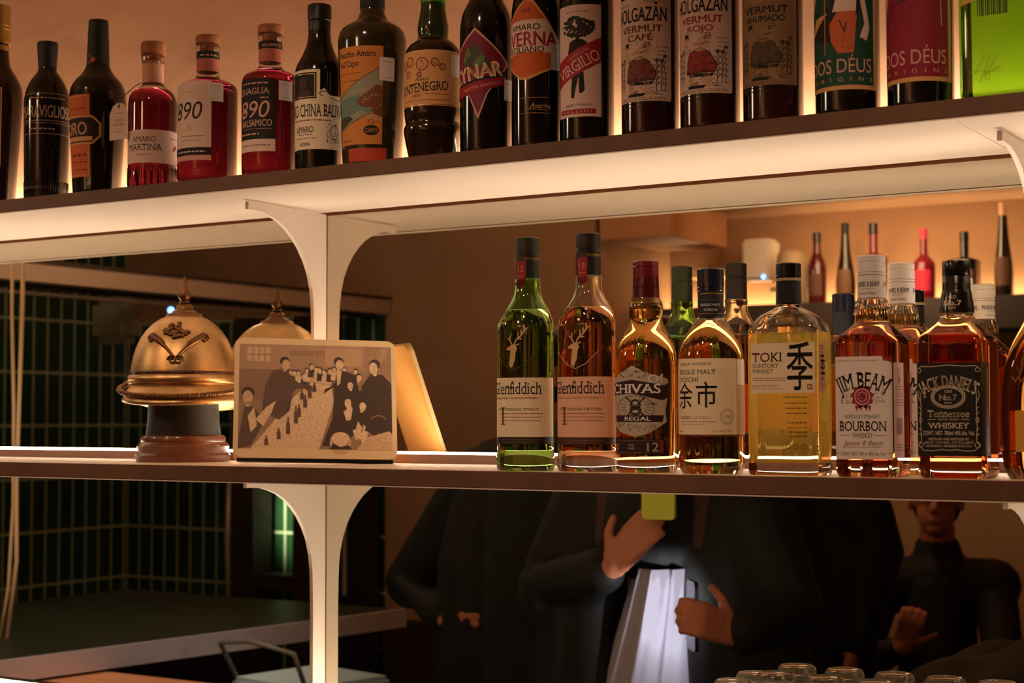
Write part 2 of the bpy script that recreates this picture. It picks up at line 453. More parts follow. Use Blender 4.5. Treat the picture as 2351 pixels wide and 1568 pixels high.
def led(zt, label, x1=1.95, x0=-2.0):
    r = empty('light_strip', (-1.6, 0, zt+.0003), 0, label, 'light strip')
    bm = bmesh.new(); box(bm, x0, x1, -.030, -.0015, 0, .0135)
    obj('housing', bm, M_alu, r)
    bm = bmesh.new()
    for k in range(24): box(bm, x0+k*(x1-x0)/24, x0+(k+1)*(x1-x0)/24, -.029, -.006, .0136, .0156)
    obj('diffuser', bm, M_led, r)
led(Z_UP, 'light strip along the wall behind the upper row of bottles')
led(Z_LO, 'thin glowing light strip along the mirror foot on the lower shelf')
led(.930, 'light strip along the mirror foot on the ledge, left of the tumblers', .62)
led(.930, 'short light strip along the mirror foot on the ledge, right of the tumblers', 1.95, 1.095)
bm = bmesh.new(); box(bm, -3.6, .35, -.125, -.0015, .893, .930, bev=.002)
tag(obj('back_ledge', bm, mat('dark_counter_top', (46, 38, 33), .3)), 'narrow dark ledge below the lower shelf, holding upturned glasses', 'counter')

# curved brackets
def bracket(x, zt, zb, label, cat='bracket'):
    arm = [(.188, -.0112), (.172, -.0112), (.153, -.0125), (.136, -.0165), (.118, -.0225), (.099, -.0325), (.083, -.0445), (.068, -.0590), (.055, -.0765), (.044, -.0965), (.0370, -.1190), (.0335, -.1420), (.0322, -.1700), (.0315, -.2000)]
    pts = [(.0018, 0), (.188, 0)] + arm + [(.0315, zb-zt), (.0018, zb-zt)]
    bm = bmesh.new()
    A = [bm.verts.new((-.003, -d, z)) for d, z in pts]; B = [bm.verts.new((.003, -d, z)) for d, z in pts]
    n = len(pts)
    for k in range(1, n-1): bm.faces.new((A[0], A[k], A[k+1])); bm.faces.new((B[0], B[k+1], B[k]))
    for k in range(n): bm.faces.new((A[k], B[k], B[(k+1) % n], A[(k+1) % n]))
    o = obj('shelf_bracket', bm, M_panel); o.location = (x, 0, zt)
    return tag(o, label, cat, 'curved shelf brackets')
bracket(-1.577, Z_UPB-.0022, Z_LO+.017, 'curved cream bracket rising behind the framed photograph to the upper shelf')
bracket(-1.577, Z_LOB-.0022, .947, 'curved cream bracket under the lower shelf, beneath the framed photograph')
bracket(-.4715, Z_UPB-.0022, Z_LO+.017, 'curved cream bracket under the upper shelf below the lime green bottle')
bracket(-.4715, Z_LOB-.0022, .947, 'curved cream bracket under the lower shelf, below the right-hand amber flask bottle')
# ---------------------------------------------------------------- bottles on the lower shelf
GL = 'whisky bottles on the lower shelf'
G_clear = glass('clear_glass', (.96, .97, .95))
G_whisky = glass('whisky_in_glass', (.84, .44, .13), 1.42)
G_pale = glass('pale_whisky_in_glass', (.97, .84, .34), 1.42, milk=.13, mc=(.95, .68, .16))
G_deep = glass('red_amber_whisky_in_glass', (.58, .14, .04), 1.42)
G_rose = glass('rosy_whisky_in_glass', (.82, .40, .20), 1.42)
G_gold = glass('thin_whisky_in_glass', (.95, .68, .26), 1.42)
G_brown = glass('brown_whisky_in_glass', (.62, .33, .11), 1.42)
G_green = glass('green_bottle_glass', (.30, .55, .12), 1.45)
G_greenl = glass('green_glass_hollow', (.48, .80, .30), 1.45)
M_cream = mat('label_cream', (238, 220, 186), .7); M_salmon = mat('label_salmon', (226, 176, 148), .7)
M_antler = mat('stag_gold', (214, 178, 128), .45, metal=.4)
def stag(S, cx, cy_, k, m):
    def L(p, t): S.line([(cx+x*k, cy_+y*k) for x, y in p], t*k, m)
    S.poly([(cx+x*k, cy_+y*k) for x, y in ((-6, -22), (-2, -24), (2, -15), (3, -6), (5, -1), (2, 3), (-2, 3), (-9, -1), (-10, -3), (-4, -4), (-5, -12))], m)
    L([(1, 3), (4, 9), (10, 13), (14, 19), (13, 25)], 1.6); L([(-2, 3), (-5, 8), (-4, 14)], 1.5)
    L([(6, 10.5), (6, 17)], 1.3); L([(10, 13), (10, 20)], 1.3); L([(4, 9), (11, 9.5)], 1.2); L([(14, 19), (18, 22)], 1.2); L([(-5, 8), (-9, 11)], 1.2)
    L([(3, 2), (7, 3.5)], 1.5)
def stagbottle(X, label, green):
    P = Prof([(0, 33, 0), (.5, 35.5, 0), (5, 37.6, 4), (20, 37.4, 4), (25, 36.2, 3), (30, 36.8, 2), (188, 36.6, 12), (205, 29, 8, 2, 1, 0), (222, 18.5, 8, 2, 1, 0), (236, 16.6, 4, 2, 1, 0), (243, 17.4, 3, 2, 1, 0), (248, 15.6, 2, 2, 1, 0), (290, 15, 0, 2, 1, 0)], 2, 1, .07)
    b = bottle(X, .23, Z_LO, label, P, G_green if green else G_rose, GL, 205, 205, G_greenl if green else G_clear, base=16, basem=G_green if green else G_clear)
    cm = mat('cap_dark_green', (40, 42, 26), .4) if green else mat('cap_black_brown', (34, 24, 22), .4)
    cap(b, 246, 299, 16.3, cm, 16.2, (276, 279))
    S = Sheet(); S.rect(-7, 7, 238, 268, M_red); S.poly([(-7, 238), (0, 233), (7, 238)], M_red); S.up(.15)
    S.text('12' if green else '15', 0, 258, 7, M_gold, w=8); S.micro(-4, 4, 248, 1.6, M_gold)
    S.up(.1)
    S.line([(6+k*.62, 271+1.7*math.sin(k*1.9)*(1+.5*math.sin(k*.7))) for k in range(42)], .6, M_gold)
    S.wrap('neck_label', lambda x, z, o: (16.6*math.sin(x/16.6)*(1+o/16.6), -16.6*math.cos(x/16.6)*(1+o/16.6), z), b, 3)
    f = P.surf(80)
    S = Sheet(); pc = M_cream if green else M_salmon
    S.rect(-41, 62, 43, 118, pc); S.rect(-41, 62, 34, 43, mat('label_band_dark', (34, 30, 22), .6) if green else mat('label_band_brown', (66, 34, 28), .6)); S.up()
    S.text('Glenfiddich', 0, 105, 16, M_ink, w=73, serif=True, bold=-.004)
    S.micro(-34, 34, 92, 2, M_orange if green else M_salmon)
    S.text('SINGLE MALT SCOTCH WHISKY', 0, 92, 2.6, M_brownink, w=66)
    S.text('OUR ORIGINAL TWELVE' if green else 'OUR SOLERA FIFTEEN', 4, 78, 3.2, M_ink, w=60, serif=True)
    S.text('1', -17, 70, 24, mat('label_numeral', (110, 78, 60), .7), serif=True)
    for k, y in enumerate((72, 67.5, 63)): S.micro(-24+2*k, 40-2*k, y, 1.5, M_brownink)
    S.micro(-20, 36, 39, 1.2, M_gold); S.micro(-18, 30, 36, 1, M_gold)
    if green: S.up(); S.rect(57, 61.5, 86, 116, M_white)
    S.wrap('front_label', f, b)
    S = Sheet(); stag(S, 0, 157, 1.1, M_antler)
    S.line([(-30, 150), (-14, 134), (0, 128), (14, 134), (30, 150)], .9, M_antler if not green else mat('glass_ridge_green', (70, 92, 40), .2))
    S.wrap('stag_emblem', P.surf(155), b, off=.5)
    return b
stagbottle(-1.066, 'slim dark green bottle with stag emblem and cream label, first whisky beside the framed photograph', True)
stagbottle(-.976, 'slim rosy amber bottle with stag emblem and salmon label, beside the green stag bottle', False)

def crest_bottle(X):
    P = Prof([(0, 34, 0), (.6, 35.5, 0), (5, 37.5, 4), (60, 38.2, 20), (150, 39, 26), (176, 24, 10), (186, 20, 6), (189, 19.6, 3), (192, 20.4, 2), (206, 21.4, 8), (214, 17, 5), (218, 16.6, 2), (255, 15.5, 0)])
    b = bottle(X, .23, Z_LO, 'round-shouldered amber bottle with burgundy cap and silver crest label, right of the two stag bottles', P, G_whisky, GL, 203, 203, G_clear, base=12, basem=G_clear, thin=(182, G_gold))
    cap(b, 214, 260, 16.2, mat('cap_burgundy', (112, 14, 34), .3, coat=.5), 15.8, (226, 229, 252))
    sleeve(b, [(17.0, 207), (16.6, 214)], M_gold, 'neck_ring', 'gold neck ring')
    silver = mat('label_silver', (190, 176, 156), .4, metal=.15); dk = mat('label_dark_plum', (44, 20, 24), .5)
    S = Sheet()
    S.poly([(-41, 112), (-22, 120), (0, 130), (22, 120), (46, 114), (48, 100), (42, 76), (44, 62), (20, 48), (4, 44), (-20, 50), (-42, 62), (-40, 84)], silver); S.up()
    S.poly([(-42, 94), (-42, 108), (0, 113), (40, 106), (48, 110), (47, 92), (38, 88), (0, 96)], dk); S.ring(2, 78, 26, 16, .7, dk)
    S.poly([(-30, 62), (38, 62), (40, 70), (-32, 70)], dk); S.up()
    S.text('CHIVAS', 0, 102.5, 11.5, M_white, w=70, bold=.025, serif=True)
    S.text('REGAL', 6, 66, 5, M_white, w=34, bold=.02)
    for a in range(20):
        t = a*PI/10; S.line([(4+13*math.cos(t), 80+8*math.sin(t)), (4+22*math.cos(t), 80+14*math.sin(t))], .5, dk)
    S.ring(4, 83, 7, 6.5, 2.4, dk); S.ring(4, 76, 7.5, 6, 2.4, dk); S.line([(-8, 92), (16, 68)], 1.6, dk); S.line([(16, 92), (-8, 68)], 1.6, dk)
    S.text('1801', 26, 84, 3, dk, w=9)
    S.art(5, -20, 24, 115, 124, dk, 34, .8); S.ring(26, 114, 6, 5, 1.2, M_white, a0=-40, a1=250); S.line([(30, 112), (38, 120), (36, 110)], 1.2, M_white)
    S.art(8, -26, 30, 50, 60, dk, 40, .5)
    S.wrap('crest_label', P.surf(90), b)
    S = Sheet(); S.rect(-42, 40, 23, 41, dk); S.up(); S.frame(-40, 38, 24.5, 39.5, .6, M_gold)
    S.text('12', 25, 32, 11, silver, w=14, bold=.02); S.text('AGED', -2, 34, 2.5, silver, w=8); S.text('YEARS', -2, 30, 2.5, silver, w=9); S.text('XII', -30, 32, 8, silver, w=10); S.rect(33, 38, 25, 39, M_maroon)
    S.wrap('foot_label', P.surf(32), b)
crest_bottle(-.895)

def kanji_bottle(X):
    P = Prof([(0, 33, 0), (.6, 35, 0), (8, 39.6, 8), (152, 39.8, 26), (184, 19, 12), (190, 14.5, 3), (246, 14, 0)])
    b = bottle(X, .23, Z_LO, 'dark amber domed bottle with navy cap and two brushed characters on its label', P, G_brown, GL, 184, 183, G_clear, base=14, basem=G_clear)
    navy = mat('cap_navy', (22, 28, 46), .25, coat=.6)
    cap(b, 219, 246, 16.3, navy, 16.2, (223,))
    sleeve(b, [(15.6, 187), (15.6, 219)], mat('sleeve_navy', (24, 26, 38), .5), 'neck_label')
    S = Sheet()
    for y in (191, 215): S.rect(-22, 32, y, y+.9, M_gold)
    S.text('NIKKA WHISKY', 6, 208, 2.4, M_grey, w=22); S.text('SINGLE MALT', 6, 202, 3, M_white, w=26, serif=True); S.text('YOICHI', 6, 196, 2.8, M_white, w=17, serif=True)
    S.wrap('neck_print', lambda x, z, o: ((15.75+o)*math.sin(x/15.7), -(15.75+o)*math.cos(x/15.7), z), b, 3)
    S = Sheet(); S.rect(-38, 50, 47, 137, M_cream); S.rect(50.3, 74, 47, 137, mat('label_buff', (206, 170, 126), .8, noise=.12, nscale=300)); S.rect(-38, 74, 45, 46.4, M_brownink); S.up()
    S.text('NIKKA WHISKY', -6, 130.5, 3.2, M_ink, w=46, serif=True); S.text('SINGLE MALT', -4, 121, 5.6, M_ink, w=52, serif=True); S.text('YOICHI', -14, 112, 5.6, M_ink, w=30, serif=True)
    S.text('余', -19, 93, 24, M_ink, w=25, bold=.012); S.text('市', 11, 94, 24, M_ink, w=25, bold=.012)
    S.text('余市蒸溜所シングルモルト', -6, 67, 3.6, M_brownink, w=44); S.micro(-26, 22, 62, 1.1, M_grey); S.micro(-26, 10, 59, 1.1, M_grey)
    S.ring(36, 68, 9, 9, .6, M_grey); S.ring(36, 68, 7, 7, .4, M_grey); S.text('1934', 36, 68, 4, M_grey, w=9)
    S.text('Alc. 45% 700ml', 31, 51, 2.2, M_grey, w=26); S.text('700ml', -28, 51, 2.2, M_grey, w=8)
    for x in (54, 58, 62, 66, 70): S.line([(x, 49), (x, 134)], .5, M_brownink)
    S.up(); S.rect(51, 68, 106, 136, M_white)
    S.wrap('front_label', P.surf(90), b)
kanji_bottle(-.808)

def flat_square(X):
    n, a = 9, .60
    P = Prof([(0, 40, 0, n, a), (.6, 42.2, 0, n, a), (4, 43.8, 3, n, a), (170, 43.8, 9, n, a), (184, 34, 6, 5, .66), (196, 13.5, 6, 2, 1), (200, 12.6, 3, 2, 1), (240, 12.6, 0, 2, 1)])
    b = bottle(X, .235, Z_LO, 'flat rectangular bottle of pale gold whisky with black cap and one large brushed character', P, G_pale, GL, 165, 165, G_clear, base=14, basem=G_clear)
    cap(b, 229, 247, 14.8, M_black, 14.6, (232,))
    sleeve(b, [(14.8, 200), (14.4, 226)], mat('sleeve_black_cord', (18, 16, 14), .7), 'neck_sleeve')
    bm = bmesh.new()
    for z in (226.6, 228.2): tube(bm, [(.0152*math.cos(t*PI/12), .0152*math.sin(t*PI/12), z*.001) for t in range(24)], .0008, 6, closed=True)
    tube(bm, [(-.0152, -.002, .2275), (-.0172, -.004, .2262), (-.0176, -.004, .2245)], .0008, 6)
    obj('neck_cord', bm, mat('cord_cream', (190, 170, 130), .8), b, True)
    S = Sheet(); S.rect(-37, 41, 95, 153, M_cream); S.rect(45.6, 66, 95, 153, M_cream); S.up()
    S.text('TOKI', -17.5, 137, 11, mat('toki_red', (120, 34, 40), .7), w=36, serif=True, bold=.005)
    S.text('SUNTORY', -19, 127, 5, M_ink, w=32, serif=True); S.text('WHISKY', -22.5, 120.5, 5, M_ink, w=26, serif=True)
    S.micro(-35, 8, 112, 1.3, M_grey); S.micro(-35, 6, 109.5, 1.3, M_grey); S.text('JAPANESE WHISKY', -19, 103.5, 2.5, M_grey, w=32); S.micro(-35, 2, 100, 1, M_grey)
    S.text('季', 23, 126, 44, M_ink, w=31, bold=.012)
    S.rect(32, 38, 99, 105, M_red); S.up(.05); S.rect(33, 34, 100, 104, M_cream); S.rect(35.5, 36.5, 100, 104, M_cream); S.rect(33, 37, 101.7, 102.5, M_cream)
    S.text('TOKI', 53, 148, 5, mat('toki_red', (120, 34, 40)), w=12, serif=True); S.text('SUNTORY', 53, 142, 2.6, M_ink, w=12); S.text('WHISKY', 52, 138, 2.6, M_ink, w=10)
    S.text('季', 57, 125, 24, M_ink, w=14, bold=.01)
    for y in (108, 105, 102): S.micro(48, 64, y, 1, M_grey)
    S.wrap('front_label', P.surf(120), b, 2.5)
    S = Sheet()
    for k, y in enumerate((90, 83, 77, 71, 60, 54, 49, 44)): S.micro(-16, 12-k, y, 2, M_ink)
    for k in range(3): S.ring(-12+k*9, 33, 3.2, 3.2, .7, M_ink)
    f = P.surf(80)
    o = S.wrap('back_print', lambda x, z, o: (lambda p: (-p[0], -p[1], p[2]))(f(x, z, o)), b, 3)
flat_square(-.706)

def white_cap_bottle(X, d, label):
    n = 7
    P = Prof([(0, 30, 0, n), (.6, 33, 0, n), (6, 35.4, 5, n), (156, 35.4, 7, n), (166, 26, 5, 3.5), (174, 19.6, 4, 2), (178, 20.2, 3, 2), (190, 19, 6, 2), (200, 16.2, 4, 2), (206, 15.6, 2, 2), (246, 15, 0, 2)])
    b = bottle(X, d, Z_LO, label, P, G_deep, GL, 190, 189, G_clear, base=12, basem=G_clear, thin=(170, G_gold))
    # flutes on the neck bulge
    bm = bmesh.new()
    for k in range(28):
        t = 2*PI*k/28; tube(bm, [(.0201*math.cos(t), .0201*math.sin(t), .1785), (.0192*math.cos(t), .0192*math.sin(t), .190), (.0168*math.cos(t), .0168*math.sin(t), .199)], .0006, 4)
    obj('neck_flutes', bm, G_clear, b, True)
    cap(b, 202, 251, 16, mat('cap_white', (236, 228, 222), .4), 15.7, (228, 231, 243))
    S = Sheet()
    for k in range(3):
        x = -33+k*33.5; S.text('JAMES B.BEAM', x, 218, 6, M_ink, w=27, bold=.01); S.text('DISTILLING CO.', x, 212.5, 1.8, M_grey, w=14); S.text('James B Beam', x, 207.5, 3.2, M_grey, w=20, shear=.4)
    S.wrap('cap_print', lambda x, z, o: ((16.05+o)*math.sin(x/16.05), -(16.05+o)*math.cos(x/16.05), z), b, 3)
    S = Sheet()
    S.poly([(-33, 20), (34, 20), (34, 126), (31, 129), (24, 130), (23, 135), (-33, 135)], M_white); S.rect(36, 66, 22, 128, M_white)
    S.up()
    S.text("THE WORLD'S NO.1 BOURBON WHISKEY", -5, 130.5, 1.8, M_brownink, w=48)
    S.text('JIM BEAM', 0, 109, 19, M_ink, w=62, serif=True, bold=.012, arc=62)
    wax = mat('wax_red', (158, 34, 48), .6)
    pts = [((12.5+1.5*math.sin(9*t*PI/30))*math.cos(t*PI/30), 90+(12.5+1.5*math.sin(9*t*PI/30))*math.sin(t*PI/30)) for t in range(60)]
    S.art(3, -26, -13, 82, 98, M_grey, 40, .6); S.art(4, 13, 26, 82, 98, M_grey, 40, .6)
    S.poly(pts, wax)
    for x in (-7, -2, 4, 8): S.poly([(x-2, 80), (x+2, 80), (x+1, 73)], wax)
    S.up(); S.ring(0, 90, 9, 9, .7, M_white); S.ring(0, 90, 5.5, 5.5, .5, M_white); S.text('B', 0, 90, 6, M_white, bold=.02)
    S.text('KENTUCKY STRAIGHT', 0, 68, 4.4, M_ink, w=40); S.text('BOURBON', 0, 57.5, 11.5, M_ink, w=53, serif=True, bold=.012)
    S.text('WHISKEY', 0, 47, 6, M_ink, w=24); S.micro(-26, -14, 46.5, 1.2, M_brownink); S.micro(14, 26, 46.5, 1.2, M_brownink)
    S.text('James B Beam', 0, 38.5, 5.5, M_brownink, w=46, shear=.45); S.micro(-22, 22, 33.5, 1.1, M_brownink)
    S.text('CONT. NET. 700 ml 40% Alc. Vol.', 0, 26.5, 4, M_ink, w=52); S.line([(-33, 27), (-28, 27)], .5, M_ink); S.line([(28, 27), (33, 27)], .5, M_ink)
    S.art(6, 44, 54, 108, 122, M_ink, 20, .7); S.ell(50, 108, 2.4, 4.5, wax)
    for y in (101, 98, 93, 90, 86, 83, 80): S.micro(40, 62, y, 1.2, M_grey)
    for k in range(9): S.rect(42+k*2, 43+k*2, 48, 66, M_grey)
    for y in (36, 33, 30): S.micro(40, 62, y, 1.2, M_grey)
    S.wrap('front_label', P.surf(80), b, 2.5)
white_cap_bottle(-.607, .232, 'square amber bottle with white cap, white label and red wax seal, at the shelf front')
white_cap_bottle(-.607, .125, 'square white-capped amber bottle standing behind the one with the red wax seal')

def black_label(X):
    n = 8
    P = Prof([(0, 31, 0, n), (.6, 34, 0, n), (5, 37.2, 4, n), (150, 37.4, 4, n), (156, 35, 3, n), (170, 21, 5, 3.2), (176, 17.6, 5, 2), (186, 17.8, 4, 2), (200, 15.6, 4, 2), (236, 14.6, 0, 2)])
    b = bottle(X, .232, Z_LO, 'square amber bottle with black cap and black label with white ornate lettering', P, G_deep, GL, 176, 177, G_clear, base=10, basem=G_clear, thin=(160, G_gold))
    lmesh('cap', [(0, 181.5), (17, 181.5), (19.2, 182), (19, 186), (16.4, 203), (16, 206), (15.2, 208), (15.2, 222), (14.6, 223), (15.2, 224), (15.1, 237), (14.4, 239.6), (0, 240)], mat('cap_black', (17, 15, 14), .25, coat=.5), b)
    S = Sheet(); S.text('OLD', 0, 199, 3.6, M_paper, w=8, serif=True); S.text('No.7', 0, 192.5, 6, M_paper, w=19, serif=True, bold=.02); S.text('BRAND', 0, 187, 2.2, M_paper, w=7)
    S.wrap('cap_print', lambda x, z, o: ((lambda R: ((R+o)*math.sin(x/17), -(R+o)*math.cos(x/17), z))(19.3-(z-183)*.145)), b, 3)
    S = Sheet(); W_ = M_paper
    S.rect(-36, 58, 25, 126, mat('label_black', (16, 14, 13), .55)); S.up()
    S.text("JACK DANIEL'S", 0, 106, 14, W_, w=66, serif=True, bold=.012, arc=60)
    S.ring(0, 89, 18.5, 12.5, .7, W_); S.ring(0, 89, 16.5, 10.6, .9, W_)
    for a in range(36):
        t = a*PI/18; S.line([(17*math.cos(t), 89+11*math.sin(t)), (20+1.5*math.cos(t*6)*0+17*math.cos(t)-20+2.6*math.cos(t), 89+13*math.sin(t))], .5, W_)
    S.text('Old', 0, 95, 3.2, W_, w=8, serif=True); S.text('No.7', 0, 88.5, 6.4, W_, w=19, serif=True, bold=.02); S.text('BRAND', 0, 82.5, 1.8, W_, w=8)
    S.text('Tennessee', 0, 71, 8, W_, w=45, serif=True, bold=.008); S.text('SOUR MASH', 0, 64.6, 1.9, W_, w=22); S.line([(-23, 64.5), (-14, 64.5)], .4, W_); S.line([(14, 64.5), (23, 64.5)], .4, W_)
    S.text('WHISKEY', 0, 58, 6.4, W_, w=44, serif=True); S.text('CONT. NET. 700ml 40% Alc. Vol.', 0, 50, 4.6, W_, w=56)
    S.text('DISTILLED AND BOTTLED BY', 0, 43.4, 2.6, W_, w=44); S.text('JACK DANIEL DISTILLERY', 0, 39.6, 3, W_, w=54, bold=.015); S.text('LYNCHBURG, TENNESSEE 37352 U.S.A.', 0, 35.8, 2.2, W_, w=50)
    for sx in (-1, 1):
        S.line([(sx*32, 96), (sx*33.5, 90), (sx*30, 82), (sx*31, 60), (sx*30, 42), (sx*33, 36), (sx*28, 31), (sx*18, 30.5), (sx*8, 32), (0, 31)], .6, W_)
        S.line([(sx*30, 94), (sx*30.8, 84)], .5, W_); S.ring(sx*31, 37, 3, 3, .5, W_); S.line([(sx*34, 119), (sx*30, 122.5), (sx*18, 122), (0, 123.5)], .6, W_); S.ring(sx*31, 64, 1.8, 3, .5, W_); S.ring(sx*32, 118, 2.6, 2.6, .5, W_)
        for y in (47, 53, 70, 76): S.line([(sx*29.5, y), (sx*33, y+2)], .5, W_)
    S.text('WHISKEY MADE AS OUR FATHERS MADE IT', 50, 75, 2, W_, w=90, rot=-PI/2)
    S.wrap('front_label', P.surf(80), b, 2.5)
black_label(-.510)

def flask(X):
    n, a = 3.2, .62
    P = Prof([(0, 34, 0, n, a), (.6, 38, 0, n, a), (16, 45.5, 12, n, a), (120, 46, 40, n, a), (176, 18, 20, 2, 1), (190, 14, 4, 2, 1), (225, 13.5, 0, 2, 1)])
    b = bottle(X, .23, Z_LO, 'rounded amber flask bottle with yellow label at the right end of the lower shelf', P, G_whisky, GL, 172, 172, G_clear, base=12, basem=G_clear)
    cap(b, 208, 238, 16, M_black, 15.5)
    S = Sheet(); S.rect(-26, 30, 30, 74, mat('label_yellow', (222, 160, 60), .6)); S.up(); S.rect(-16, 22, 38, 56, M_maroon)
    S.wrap('front_label', P.surf(60), b)
    S = Sheet(); S.text('WHISKEY', 0, 107, 6, mat('embossed_amber', (170, 104, 50), .3), w=58, serif=True)
    S.wrap('embossed_print', P.surf(105), b)
flask(-.416)
# ---------------------------------------------------------------- bottles on the upper shelf
GU = 'liqueur bottles on the upper shelf'
def dark(name, rgb): return mat(name, rgb, .12, spec=.5, coat=.3)
D_black = dark('black_glass', (16, 13, 11)); D_brown = dark('dark_brown_glass', (34, 20, 14)); D_wine = dark('dark_wine_glass', (44, 14, 14)); D_olive = dark('olive_glass', (52, 44, 24))
G_red = glass('red_liqueur_in_glass', (.075, .005, .011), 1.42); G_redd = glass('deep_red_liqueur_in_glass', (.055, .003, .008), 1.42)
M_sticker = mat('sticker_white', (232, 220, 214), .6)
M_rose = mat('label_rose', (214, 160, 140), .7); M_tan = mat('label_tan', (214, 160, 104), .7); M_pale = mat('label_pale', (228, 200, 186), .7)
def sticker(S, x, y, w=15, h=20):
    S.rect(x-w/2, x+w/2, y-h/2, y+h/2, M_sticker, 1.2); S.up(.05); S.micro(x-w*.35, x+w*.35, y+h*.3, 1.2, M_grey); S.micro(x-w*.35, x+w*.3, y-h*.38, 1, M_grey)

# gold-capped dark bottle cut by the frame
P = Prof([(0, 27, 0), (.6, 28.5, 0), (4, 29, 3), (170, 39.5, 20), (198, 39, 14), (232, 18, 10), (262, 16, 4), (318, 15.5, 0)])
b = bottle(-2.078, .225, Z_UP, 'tapering dark bottle with gold cap and rose label, cut by the left frame edge', P, D_brown, GU, 225)
cap(b, 268, 331, 19, M_gold, 18.5, (290, 296)); sleeve(b, [(18, 256), (18, 264)], M_gold, 'neck_ring')
S = Sheet(); S.rect(-40, 37, 62, 190, M_rose); S.up(); S.frame(-38, 35, 64, 188, 1.6, M_maroon); S.ring(20, 160, 12, 10, 2, M_ink); S.ring(20, 120, 12, 18, 2, M_gold)
S.wrap('front_label', P.surf(120), b)

# black bottle, wide black stopper, ribbed foot
P = Prof([(0, 31, 0), (.6, 33, 0), (3, 33.6, 2), (166, 36, 12), (192, 27.5, 10), (208, 15.5, 4), (214, 14, 3), (240, 14, 0)])
b = bottle(-1.963, .225, Z_UP, 'squat black bottle with flared black stopper and dull gold printed lettering', P, D_black, GU, 196)
lmesh('cap', [(0, 212), (14, 212), (16, 244), (16.4, 254), (15.6, 256), (0, 256)], M_blackm, b)
S = Sheet(); dg = mat('dull_gold_print', (176, 150, 116), .6)
S.text('MARAVIGLIOSO', 30, 140, 20, dg, w=96, bold=.01); S.micro(0, 60, 160, 3, dg); S.line([(-20, 168), (90, 168)], .7, dg); S.line([(-20, 125), (90, 125)], .8, dg); S.line([(-20, 121), (90, 121)], .6, dg); S.micro(0, 42, 111, 3, dg); S.line([(-20, 104), (90, 104)], .6, dg)
S.wrap('printed_label', P.surf(140), b)
bm = bmesh.new()
for k in range(60):
    t = 2*PI*k/60; tube(bm, [(.0334*math.cos(t), .0334*math.sin(t), .004), (.0340*math.cos(t), .0340*math.sin(t), .030)], .0008, 5)
obj('foot_ribs', bm, D_black, b, True)

# black bottle with orange label and black octagon
P = Prof([(0, 33, 0), (.6, 35, 0), (4, 36.4, 3), (150, 44, 10), (175, 40.5, 12), (192, 24, 8), (204, 18, 5), (216, 16, 4), (274, 14, 0)])
b = bottle(-1.850, .225, Z_UP, 'tall-necked black bottle with orange label and black octagonal panel, left of the tagged red bottle', P, D_black, GU, 190)
sleeve(b, [(17.6, 208), (15.2, 272), (14.6, 276.5), (1.2, 276.8)], M_blackm, 'neck_foil')
S = Sheet(); S.ring(-1, 213, 6, 6, 1, M_orange); S.ell(6, 212, 4, 4, mat('badge_orange', (206, 84, 44), .6)); S.wrap('neck_badge', lambda x, z, o: ((17.6+o)*math.sin(x/17.4), -(17.6+o)*math.cos(x/17.4), z), b, 3)
S = Sheet(); S.rect(-26, 22, 26, 153, mat('label_orange', (206, 104, 50), .7)); S.up(); S.frame(-24, 20, 28, 151, 1.2, M_tan); S.micro(-14, 16, 58, 6, M_brownink); S.micro(-16, 16, 48, 3, M_brownink); S.micro(-16, 16, 130, 3, M_brownink); S.micro(-10, 16, 36, 3, M_brownink)
S.poly([(-44, 76), (26, 76), (39, 88), (39, 108), (26, 120), (-44, 120), (-56, 108), (-56, 88)], M_tan); S.up(); S.poly([(-43, 79), (25, 79), (36, 89.5), (36, 107), (25, 117), (-43, 117), (-53, 107), (-53, 89.5)], M_ink); S.up()
S.text('ORO', -6, 101, 20, M_tan, w=46, bold=.02); S.rect(-43, 26, 81, 88, M_tan)
S.wrap('front_label', P.surf(100), b)

def stopper_bottle(X, label, P, body, z0, level, base=0):
    b = bottle(X, .225, Z_UP, label, P, body, GU, level, level, G_clear, base=10, basem=body)
    top = P.rings[-1][0]
    lmesh('cork', [(0, top-14), (P.rings[-1][1]-3, top-14), (P.rings[-1][1]-3, top+.4), (18, top+.5), (18.6, top+2), (18.4, z0-2), (17, z0), (0, z0)], M_cork, b)
    return b
# tagged red bottle
P = Prof([(0, 32, 0), (.6, 34, 0), (6, 37.2, 5), (28, 36.2, 4), (146, 36.5, 16), (160, 17.5, 5), (164, 15.6, 3), (192, 15.6, 2), (199, 18, 3), (206, 18, 2), (208, 15, 0)])
b = stopper_bottle(-1.733, 'red bottle with cork stopper and a white paper tag hanging from its neck', P, G_red, 227, 152)
sleeve(b, [(16, 164), (16, 197)], mat('frosted_neck_band', (222, 168, 140), .7), 'neck_label')
S = Sheet(); S.rect(-34, 92, 38, 88, M_pale); S.up(); S.text('AMARO', 14, 74, 8, M_ink, w=38, serif=True); S.text('MARTINA', 14, 62, 10, M_ink, w=56, serif=True); S.micro(0, 26, 50, 1.6, M_grey); S.micro(56, 76, 76, 2, M_brownink)
S.poly([(62, 58), (66, 66), (70, 68), (75, 65), (76, 58), (73, 62), (69, 61), (66, 57)], M_red)
S.wrap('front_label', P.surf(60), b)
S = Sheet(); S.poly([(-38, 76), (6, 76), (6, 116), (-2, 128), (-12, 132), (-20, 132), (-30, 128), (-38, 116)], M_pale); S.up(); S.ell(-16, 126, 2.2, 2.2, M_ink); S.micro(-28, -4, 116, 1.6, M_grey); S.text('AMARO', -16, 106, 4, M_grey, w=20, serif=True); S.text('MARTINA', -16, 99, 4, M_grey, w=28, serif=True); S.micro(-28, -4, 88, 1.4, M_grey)
S.wrap('paper_tag', lambda x, z, o: (-32+(x+16)*.86, -38.6-o*.3, z), b, 500)
